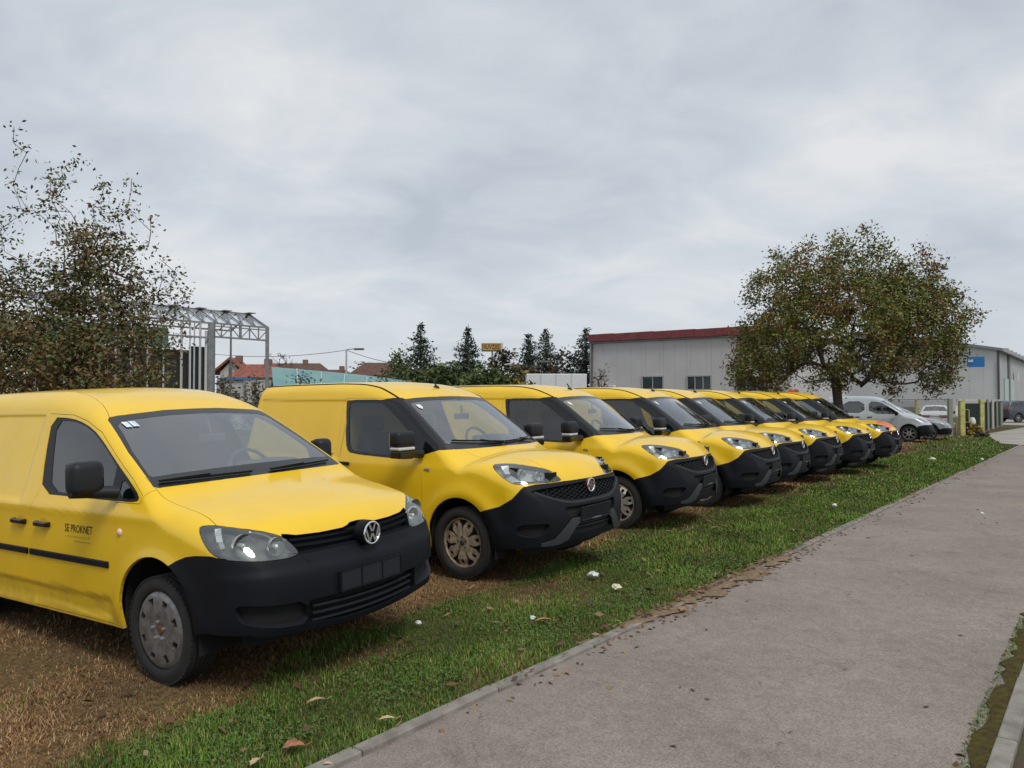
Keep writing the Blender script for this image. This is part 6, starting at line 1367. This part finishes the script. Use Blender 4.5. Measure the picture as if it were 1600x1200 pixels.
# ------------------------------------------------------------------ fallen leaves and litter
def build_litter():
    rs = np.random.default_rng(9)
    # leaves along the kerb and strewn on path and grass: nobody could count them
    a = np.concatenate([rs.normal(6.8, 1.4, 480), rs.uniform(3, 26, 420), rs.uniform(1.2, 22, 330), rs.uniform(1.0, 20, 420), rs.uniform(.8, 6, 160)])
    o = np.concatenate([rs.normal(-2.76, .08, 480), rs.normal(-2.68, .10, 420), rs.uniform(-2.7, -.5, 330) , rs.uniform(-4.6, -2.9, 420), rs.normal(-.50, .06, 160)])
    k = (o < -2.78) | (rs.uniform(0, 1, len(a)) < np.where((o > -2.6) & (o < -.6), .30, .9)); a, o = a[k], o[k]; n = len(a)
    X, Y = a * SA + o * CA, a * CA - o * SA; Z = np.where(o < -2.84, ground_z(X, Y) + .02, np.where(o < -2.76, .018, -.007 - .008 * np.abs((o + 1.6) / 1.15) ** 3)) + .004
    th = rs.uniform(0, 6.28, n); s = rs.uniform(.012, .034, n) * np.where(o < -2.85, 1.3, 1); ax = np.stack([np.cos(th), np.sin(th), rs.normal(0, .2, n)], 1) * s[:, None]; sd = np.stack([-np.sin(th), np.cos(th), rs.normal(0, .4, n)], 1) * (s * .5)[:, None]
    C = np.stack([X, Y, Z], 1); V = np.stack([C - ax, C + sd + [0, 0, .004], C + ax + [0, 0, .006], C - sd + [0, 0, .006]], 1).reshape(-1, 3); i = np.arange(n)[:, None] * 4; F = np.concatenate([i + [0, 1, 2], i + [0, 2, 3]]).astype(np.int32)
    pal = np.array([(.13, .070, .032), (.085, .048, .025), (.19, .11, .05), (.06, .035, .02), (.24, .17, .09)]); c = pal[rs.integers(0, 5, n)]
    tag(mesh_obj('leaf_litter', V, F, LEAFM, colors=np.repeat(c, 4, 0)), 'small brown leaves strewn along the kerb and path', kind='stuff')
    def leaf(px, py, size, colr, lab, rz, asp=.7):
        p = gpt(px, py); p = Vector((p.x, p.y, 0)); z = float(ground_z(p.x, p.y)) + .030 if ao(p.x, p.y)[1] < -2.84 else .012
        q = gpt(px, py, z); mb = MB(); n = 12; V = []; F = []
        for k in range(n + 1):
            t = k / n; w = asp * .5 * math.sin(math.pi * t ** .8) * (1 - .25 * math.sin(t * 21)); up = .12 * math.sin(math.pi * t)
            V += [((t - .5) * size, w * size, (up + .16 * w) * size), ((t - .5) * size, 0, up * size * .6), ((t - .5) * size, -w * size, (up + .22 * w) * size)]
        for k in range(n): F += [(3 * k, 3 * k + 1, 3 * k + 4, 3 * k + 3), (3 * k + 1, 3 * k + 2, 3 * k + 5, 3 * k + 4)]
        mb.add(V, F); mb.bar((size * .5, 0, .0), (size * .75, size * .06, .01), .004, .004)
        ob = mb.build('fallen_leaf', mat('dry_leaf_%d' % int(colr[0] * 1000), colr, .7, var=.3, vscale=30), smooth=False); ob.location = q; ob.rotation_euler = (0, 0, rz); tag(ob, lab, 'leaf', 'large fallen leaves')
    leaf(463, 1161, .105, (.30, .13, .065), 'broad pinkish-brown leaf on grass near the bottom kerb', .3, .85); leaf(498, 1091, .11, (.36, .25, .14), 'long tan leaf on green grass left of the kerb', .5, .35)
    leaf(404, 1184, .075, (.38, .28, .16), 'pale curled leaf near the bottom edge of the grass', 1.2, .5); leaf(850, 968, .15, (.30, .14, .05), 'orange-brown leaf midway between first van and path', .1, .35); leaf(607, 1119, .09, (.42, .32, .18), 'light straw-coloured leaf beside the kerb', .2, .4)
    leaf(1068, 950, .13, (.26, .15, .06), 'brown leaf on the path edge where kerb is hidden', .9, .6); leaf(515, 1188, .05, (.4, .3, .2), 'tiny pale leaf lying right against the kerb', 0, .6)
    def litter(px, py, s, lab, colr, cat, seed):
        q = gpt(px, py); z = float(ground_z(q.x, q.y)) + .03 if ao(q.x, q.y)[1] < -2.84 else .0; q = gpt(px, py, z); r2 = np.random.default_rng(seed); bm = bmesh.new(); bmesh.ops.create_icosphere(bm, subdivisions=2, radius=s)
        for v in bm.verts: v.co *= float(r2.uniform(.55, 1.15)); v.co.z *= .55
        me = bpy.data.meshes.new('litter'); bm.to_mesh(me); bm.free(); me.materials.append(mat('litter_%s' % cat.replace(' ', '_'), colr, .6)); ob = link(bpy.data.objects.new('crumpled_paper' if 'paper' in cat else 'litter_scrap', me)); ob.location = q + Vector((0, 0, s * .3)); tag(ob, lab, cat, 'litter on the grass')
    litter(926, 899, .055, 'crumpled white paper on grass before the second van', (.65, .68, .68), 'paper', 1); litter(962, 918, .048, 'cream-coloured scrap between second van and kerb', (.62, .58, .40), 'scrap', 2)
    litter(655, 972, .028, 'small white scrap below the first van bumper corner', (.7, .7, .72), 'paper', 3); litter(832, 964, .025, 'tiny pale blue-white scrap beside the orange-brown leaf', (.55, .62, .65), 'plastic', 4)
    litter(1455, 718, .09, 'flat white rubbish on the grass before the silver van', (.65, .64, .58), 'rubbish', 5); litter(1302, 790, .045, 'white scrap on the grass before the fourth van', (.66, .66, .6), 'paper', 6); litter(1533, 718, .05, 'white scrap near the far end of the kerb', (.66, .66, .6), 'paper', 7); litter(1532, 802, .03, 'small white scrap on the asphalt at right', (.6, .6, .58), 'paper', 8)
build_litter()
for k, (px, py, Y, wpx, lab) in enumerate(((475, 586, 41, 46, 'green shrub overgrowing the blue shed roof'), (597, 592, 41, 36, 'small dark shrub in front of the blue shed roof end'), (350, 590, 38, 30, 'low grey-green weeds before the pale hut'), (400, 592, 38, 44, 'dry weeds between the hut and second van'))):
    far_bush(px, py, Y, wpx, lab, 80 + k, GP if k < 2 else [(.10, .10, .06), (.12, .10, .06)], 500, bare=k > 1, size=.2)
# ------------------------------------------------------------------ the other vehicles
def plain_car(name, label, cat, P, paint, wins, ws, head=None, tail=None, low=.42, arch=.34, Rt=.31, wb=2.6, half=.84, rear_win=None, plate_rear=False, low_mat=None, door=None, rimm=None, extra=None):
    S = Shell(P); xr = P['xr']; sd = lambda C, N: N[:, 1] > .4
    regs = [Reg('void', 'side', arch_poly(0, Rt + .05, arch)), Reg('void', 'side', arch_poly(-wb, Rt + .05, arch)), Reg('void', 'side', [(-9, -.2), (-9, .22), (9, .22), (9, -.2)])]
    if head: regs.append(Reg('headlight', 'obl', head, lambda C, N: C[:, 0] > .1, rnd=1))
    if tail: regs.append(Reg('tail_light', 'front', tail, lambda C, N: (C[:, 0] < -wb - .2) & (N[:, 0] < -.3)))
    if rear_win: regs.append(Reg('rear_window', 'front', rear_win, lambda C, N: (C[:, 0] < -wb * .7) & (N[:, 0] < -.2)))
    regs.append(Reg('bumper', 'side', [(.30, -.1), (.30, low), (.55, low + .06), (2, low + .06), (2, -.1)]))
    regs.append(Reg('windscreen', 'front', ws, lambda C, N: (C[:, 0] < .15) & (C[:, 0] > -1.4) & (N[:, 0] > .16) & (N[:, 2] > .2)))
    for q in wins: regs.append(Reg('side_window', 'side', q, sd, rnd=1))
    if door: regs.append(Reg('door', 'side', door, lambda C, N: N[:, 1] > .3))
    K = Skin(S, regs, res=.05); t = empty(name, label=label, cat=cat)
    K.panel('body', 'body', paint, t); K.panel('bumper', 'bumper', low_mat or TRIM, t, gap=.001)
    DG_ = glass_mat('car_glass_dark', (.10, .15, .145), 1.52, .03)
    K.panel('windscreen', 'windscreen', WGLASS, t, gap=0, rim=.006, off=-.004)
    for s_ in ('R', 'L'):
        K.panel('side_window', 'side_window', DG_, t, s_, gap=0, rim=.006, off=-.006)
        if door: K.panel('door', 'door', paint, t, s_)
        if head: h = K.panel('headlight', 'headlight', CAVITY2, t, s_, gap=.002, recess=.04); K.panel('lens', 'headlight', LENS, h, s_, gap=.003, rim=.005)
        sg = -1 if s_ == 'R' else 1; mb = MB(); mb.box((-.42, sg * (half + .16), P['mz']), (.12, .2, .15)); mb.bar((-.40, sg * (half - .02), P['mz'] - .05), (-.41, sg * (half + .1), P['mz'] - .03), .05); mb.build('mirror', paint if P.get('pm') else TRIM, t, bevel=.03)
    if tail:
        for s_ in ('R', 'L'): K.panel('tail_light', 'tail_light', mat('red_lamp', (.30, .010, .012), .2), t, s_, gap=.002, off=.003)
    if rear_win: K.panel('rear_window', 'rear_window', DG_, t, gap=0, rim=.006, off=-.004)
    if plate_rear:
        x = xr + .055; mb = MB(); mb.box((x - .055, 0, P['pz']), (.02, .52, .11)); mb.build('number_plate', mat('plate_white', (.62, .63, .62), .5), t)
    mb = MB(); mb.box((-wb / 2, 0, .30), (wb + .7, half * 1.5, .14)); mb.build('underbody', VOID, t)
    mb = MB(); mb.box((-.75, 0, P['mz'] - .12), (.5, half * 1.6, .12)); mb.build('dashboard', INTER, t)
    for s_ in (-1, 1): mb = MB(); mb.box((-1.55, s_ * .36, .85), (.14, .45, .8)); mb.box((-1.58, s_ * .36, 1.32), (.1, .25, .16)); mb.build('seat', SEATM, t, bevel=.04)
    arches(t, wb, arch, Rt + .05, half); axles(t, wb, Rt, .19, half, 'thin', rimm or mat('silver_rim', (.40, .40, .41), .35, .6, var=.2, vscale=20))
    if extra: extra(K, S, t)
    return t
def nob(*a): return 0.0
def flares(wb, amp=.018):
    def f(x, z):
        r0 = np.hypot(x, z - .33); r1 = np.hypot(x + wb, z - .33); return amp * (gauss(r0, .40, .08) + gauss(r1, .40, .08)) * sstep(z, .2, .45)
    return f
TUM = [(.1, .06), (.2, .03), (.35, .012), (.6, 0), (.85, .01), (1.0, .05), (1.2, .12), (1.5, .22), (1.8, .34)]
def build_others():
    SILV = mat('silver_paint', (.46, .49, .51), .35, .35, coat=.6, two=(.05, .05, .05)); GREYP = mat('grey_paint', (.26, .27, .29), .4, .4, coat=.4, two=(.05, .05, .05)); WHITEP = mat('white_paint', (.66, .66, .64), .4, coat=.4, two=(.05, .05, .05)); NAVY = mat('dark_blue_grey_paint', (.035, .045, .060), .35, .3, coat=.7, two=(.03, .03, .03))
    VAN = dict(xr=-3.26, xf=.86, mz=1.10, top=[(-3.3, 1.72), (-3.0, 1.78), (-2, 1.81), (-1.4, 1.79), (-1.1, 1.72), (-.9, 1.62), (-.5, 1.36), (-.12, 1.12), (0, 1.08), (.3, 1.02), (.55, .92), (.70, .80), (.9, .62)],
        crown=[(-3.4, .06), (-1, .12), (-.1, .12), (.1, .10), (1, .12)], plan=[(-3.4, .80), (-3, .835), (0, .835), (.5, .80), (1, .76)], tumble=TUM,
        nose=[(.1, .66), (.25, .74), (.45, .79), (.6, .78), (.75, .72), (.9, .55), (1.05, .3), (1.3, -.2), (2, -1)], nosecurve=[(.1, .22), (.8, .25), (2, .3)], r_top=[(-3.6, .10), (-.9, .08), (.1, .10), (1, .15)], r_nose=[(.1, .2), (.8, .2), (1.3, .08)], rear=[(.1, -3.18), (.4, -3.24), (1, -3.22), (1.8, -3.1)],
        bumps=flares(2.6), tbumps=nob, fbumps=nob)
    def v_extra(K, S, t):
        for x in (-1.42, -1.88):
            for sg in (-1, 1): mb = MB(); y = float(S.side_y(x, .95)[0]); mb.box((x, sg * (y + .012), .95), (.17, .02, .035)); mb.build('handle', GLOSSB, t)
        mb = MB(); mb.box((.60, 0, .80), (.02, .5, .02)); mb.build('grille_bar', TRIM, t)
    w1 = [(-1.50, 1.60), (-1.05, 1.55), (-.85, 1.43), (-.50, 1.22), (-.32, 1.08), (-1.45, 1.08)]; w2 = [(-2.45, 1.58), (-1.66, 1.60), (-1.62, 1.10), (-2.45, 1.12)]; w3 = [(-3.05, 1.52), (-2.6, 1.57), (-2.6, 1.14), (-3.05, 1.16)]
    t = plain_car('silver_van', 'silver van with dark windows parked beside the broad tree', 'van', VAN, SILV, [w1, w2, w3], [(-.01, 1.66), (.45, 1.64), (.58, 1.60), (.68, 1.2), (.68, 1.12), (-.01, 1.12)], head=[(.25, .78, .93), (.45, .66, .92), (.60, .52, .86), (.66, .45, .76), (.60, .62, .74), (.45, .76, .78)], low=.60, wb=2.6, half=.83,
                  door=[(-.42, .3), (-.45, 1.05), (-.30, 1.06), (-.50, 1.25), (-.85, 1.46), (-1.07, 1.60), (-1.54, 1.64), (-1.52, .3)], extra=v_extra)
    p = gpt(1418, 690); t.matrix_world = pose_matrix(p.x + .25, p.y + .2, .03, 124)
    SED = dict(xr=-3.5, xf=.90, mz=.98, top=[(-3.6, .88), (-3.3, .98), (-2.9, 1.03), (-2.75, 1.08), (-2.2, 1.34), (-1.8, 1.41), (-1.3, 1.40), (-1.0, 1.31), (-.3, .96), (-.2, .93), (.3, .86), (.65, .75), (.8, .66), (.95, .5)],
        crown=[(-3.6, .05), (-1, .10), (1, .08)], plan=[(-3.6, .76), (-3, .82), (0, .83), (.5, .80), (1, .75)], tumble=[(.1, .06), (.2, .03), (.4, .01), (.7, 0), (.9, .03), (1.0, .09), (1.2, .17), (1.42, .27)],
        nose=[(.1, .72), (.25, .80), (.45, .84), (.58, .82), (.7, .74), (.8, .55), (1.0, .2), (1.3, -.4), (2, -1)], nosecurve=[(.1, .20), (.8, .25), (2, .3)], r_top=[(-3.6, .10), (-.9, .08), (.1, .10), (1, .12)], r_nose=[(.1, .2), (.8, .15), (1.3, .08)], rear=[(.1, -3.35), (.4, -3.45), (.8, -3.42), (1.05, -3.36), (1.8, -2.6)],
        bumps=flares(2.6), tbumps=nob, fbumps=nob, spine=[(-3.6, .6), (-2, .8), (-.7, .75), (-.1, .55), (1, .5)], pz=.72)
    sw1 = [(-1.45, 1.32), (-1.1, 1.27), (-.45, .98), (-1.45, .97)]; sw2 = [(-2.5, 1.12), (-2.1, 1.30), (-1.55, 1.33), (-1.52, .97), (-2.5, .98)]; sws = [(-.01, 1.33), (.45, 1.30), (.56, 1.24), (.68, 1.0), (.66, .97), (-.01, .99)]
    t = plain_car('parked_car', 'grey car whose bonnet shows just behind the silver van', 'car', SED, GREYP, [sw1, sw2], sws, head=[(.42, .72, .74), (.62, .55, .74), (.72, .40, .70), (.76, .42, .62), (.65, .62, .60), (.50, .74, .64)], low=.44, wb=2.6, half=.82)
    p = gpt(1455, 686.5); t.matrix_world = pose_matrix(p.x + .12, p.y + .35, 0, 120)
    t = plain_car('parked_car', 'white saloon car seen from behind with red tail lights', 'car', SED, WHITEP, [sw1, sw2], sws, tail=[(.22, .86), (.84, .86), (.84, .70), (.22, .70)], rear_win=[(-.01, 1.34), (.46, 1.31), (.60, 1.07), (-.01, 1.09)], wb=2.6, half=.82, low=.44, plate_rear=True)
    p = pt(1460, 640, 42.0); t.matrix_world = pose_matrix(p.x + 3.4 * math.sin(R(30)), p.y + 3.4 * math.cos(R(30)), .0, 30)
    SUV = dict(xr=-3.6, xf=.92, mz=1.12, pm=1, top=[(-3.7, 1.25), (-3.45, 1.48), (-3.1, 1.62), (-2.2, 1.68), (-1.4, 1.65), (-1.05, 1.52), (-.3, 1.12), (-.15, 1.08), (.3, 1.02), (.65, .93), (.82, .82), (.95, .65)],
        crown=[(-3.6, .06), (-1, .10), (1, .08)], plan=[(-3.6, .80), (-3, .88), (0, .88), (.5, .85), (1, .80)], tumble=TUM,
        nose=[(.1, .72), (.25, .80), (.45, .85), (.7, .83), (.85, .74), (1.0, .5), (1.3, -.2), (2, -1)], nosecurve=[(.1, .20), (.8, .25), (2, .3)], r_top=[(-3.6, .12), (-.9, .08), (.1, .10), (1, .12)], r_nose=[(.1, .2), (.8, .15), (1.3, .08)], rear=[(.1, -3.4), (.4, -3.5), (1, -3.5), (1.3, -3.38), (1.7, -3.0)], bumps=flares(2.68, .03), tbumps=nob, fbumps=nob, pz=.8)
    t = plain_car('parked_car', 'dark blue-grey off-road car at the right picture edge', 'car', SUV, NAVY, [[(-1.55, 1.56), (-1.15, 1.50), (-.50, 1.15), (-1.5, 1.10)], [(-2.6, 1.55), (-1.65, 1.58), (-1.62, 1.11), (-2.6, 1.14)], [(-3.2, 1.42), (-2.7, 1.54), (-2.7, 1.15), (-3.05, 1.17)]], [(-.01, 1.57), (.5, 1.54), (.62, 1.48), (.72, 1.18), (-.01, 1.18)], tail=[(.55, 1.15), (.86, 1.15), (.86, .92), (.55, .92)], rear_win=[(-.01, 1.55), (.5, 1.5), (.62, 1.2), (-.01, 1.18)], wb=2.68, half=.88, arch=.38, Rt=.35)
    p = gpt(1588, 660.5); hd = 82; t.matrix_world = pose_matrix(p.x + 2.68 * math.sin(R(hd)), p.y + 2.68 * math.cos(R(hd)) + .8, .0, hd)
    return 0

# ------------------------------------------------------------------ put the vehicles in their places
build_first_van()
van = build_row_van()
row = [(None, None, 0, 0), (9.3, -5.05, 122, .032), (11.8, -5.05, 123, .032), (13.8, -5.22, 124, .03), (16.1, -5.27, 124.5, .03), (18.2, -5.15, 124, .03), (20.35, -5.03, 125, .03)]
names = ['second yellow van in the row, with brown dusty wheel cover in full view', 'third yellow van in the row, with shiny silver front wheel', 'fourth yellow van in the row, between third and fifth noses', 'fifth yellow van from the left, its nose set back behind the fourth', 'sixth yellow van from the left, third last before the silver van', 'seventh yellow van from the left, last but one of the row', 'last yellow van of the row, with salmon pink bonnet edge and red roof beacon']
vans = [van]
for k, (al, off, az, z) in enumerate(row):
    v = van if k == 0 else copy_tree(van)
    if k: p = at(al, off, z); v.matrix_world = pose_matrix(p.x, p.y, p.z, az, .4 if k < 3 else 0, 0)
    else: v.matrix_world = pose_matrix(.066, 7.793, .012, 127.102, .639, .051)
    v['label'] = names[k]; vans.append(v) if k else None
# the third van of the row wears silver covers, the last one a pink bonnet band and beacons
SILC = mat('silver_wheel_cover', (.75, .75, .76), .22, .75, var=.1, vscale=20)
def walk(o):
    for c in KID.get(o.name, []): yield c; yield from walk(c)
for c in walk(vans[1]):
    if c.name.startswith('rim'): c.data = c.data.copy(); c.data.materials[0] = SILC; c['label'] = 'shiny silver wheel cover'
last = vans[6]
S_ = Shell(DOBLO)
mb = MB(); V = []; n = 14; PINK = mat('salmon_tape', (.78, .20, .12), .4, coat=.4)
for i in range(n + 1):
    y = .05 + .45 * i / n
    for x in np.linspace(.45, .80, 8):
        O = np.array([[x, y, .6]]); p = S_.hit(O, np.array([[0, 0, 1.]]), 0., .9)[0]; V.append((p[0], p[1], p[2] + .002)); 
F = [(8 * i + j, 8 * i + j + 1, 8 * i + j + 9, 8 * i + j + 8) for i in range(n) for j in range(7)]
mesh_obj('bonnet_band', V, F, PINK, last, smooth=True)
mesh_obj('bonnet_band', [(x, -y, z) for x, y, z in V], [f[::-1] for f in F], PINK, last, smooth=True)
for y, bm_ in ((-.30, mat('beacon_red', (.50, .045, .03), .3)), (.10, mat('beacon_brown', (.16, .06, .035), .4))):
    p = S_.hit(np.array([[-1.55, abs(y), .9]]), np.array([[0, 0, 1.]]), 0., 1.2)[0]; mb = MB(); mb.lathe([(.075, -.02), (.075, .035), (.06, .07), (0, .08)], 16, axis='z', c=(-1.55, y, p[2])); mb.build('beacon', bm_, last, smooth=True)
build_others()
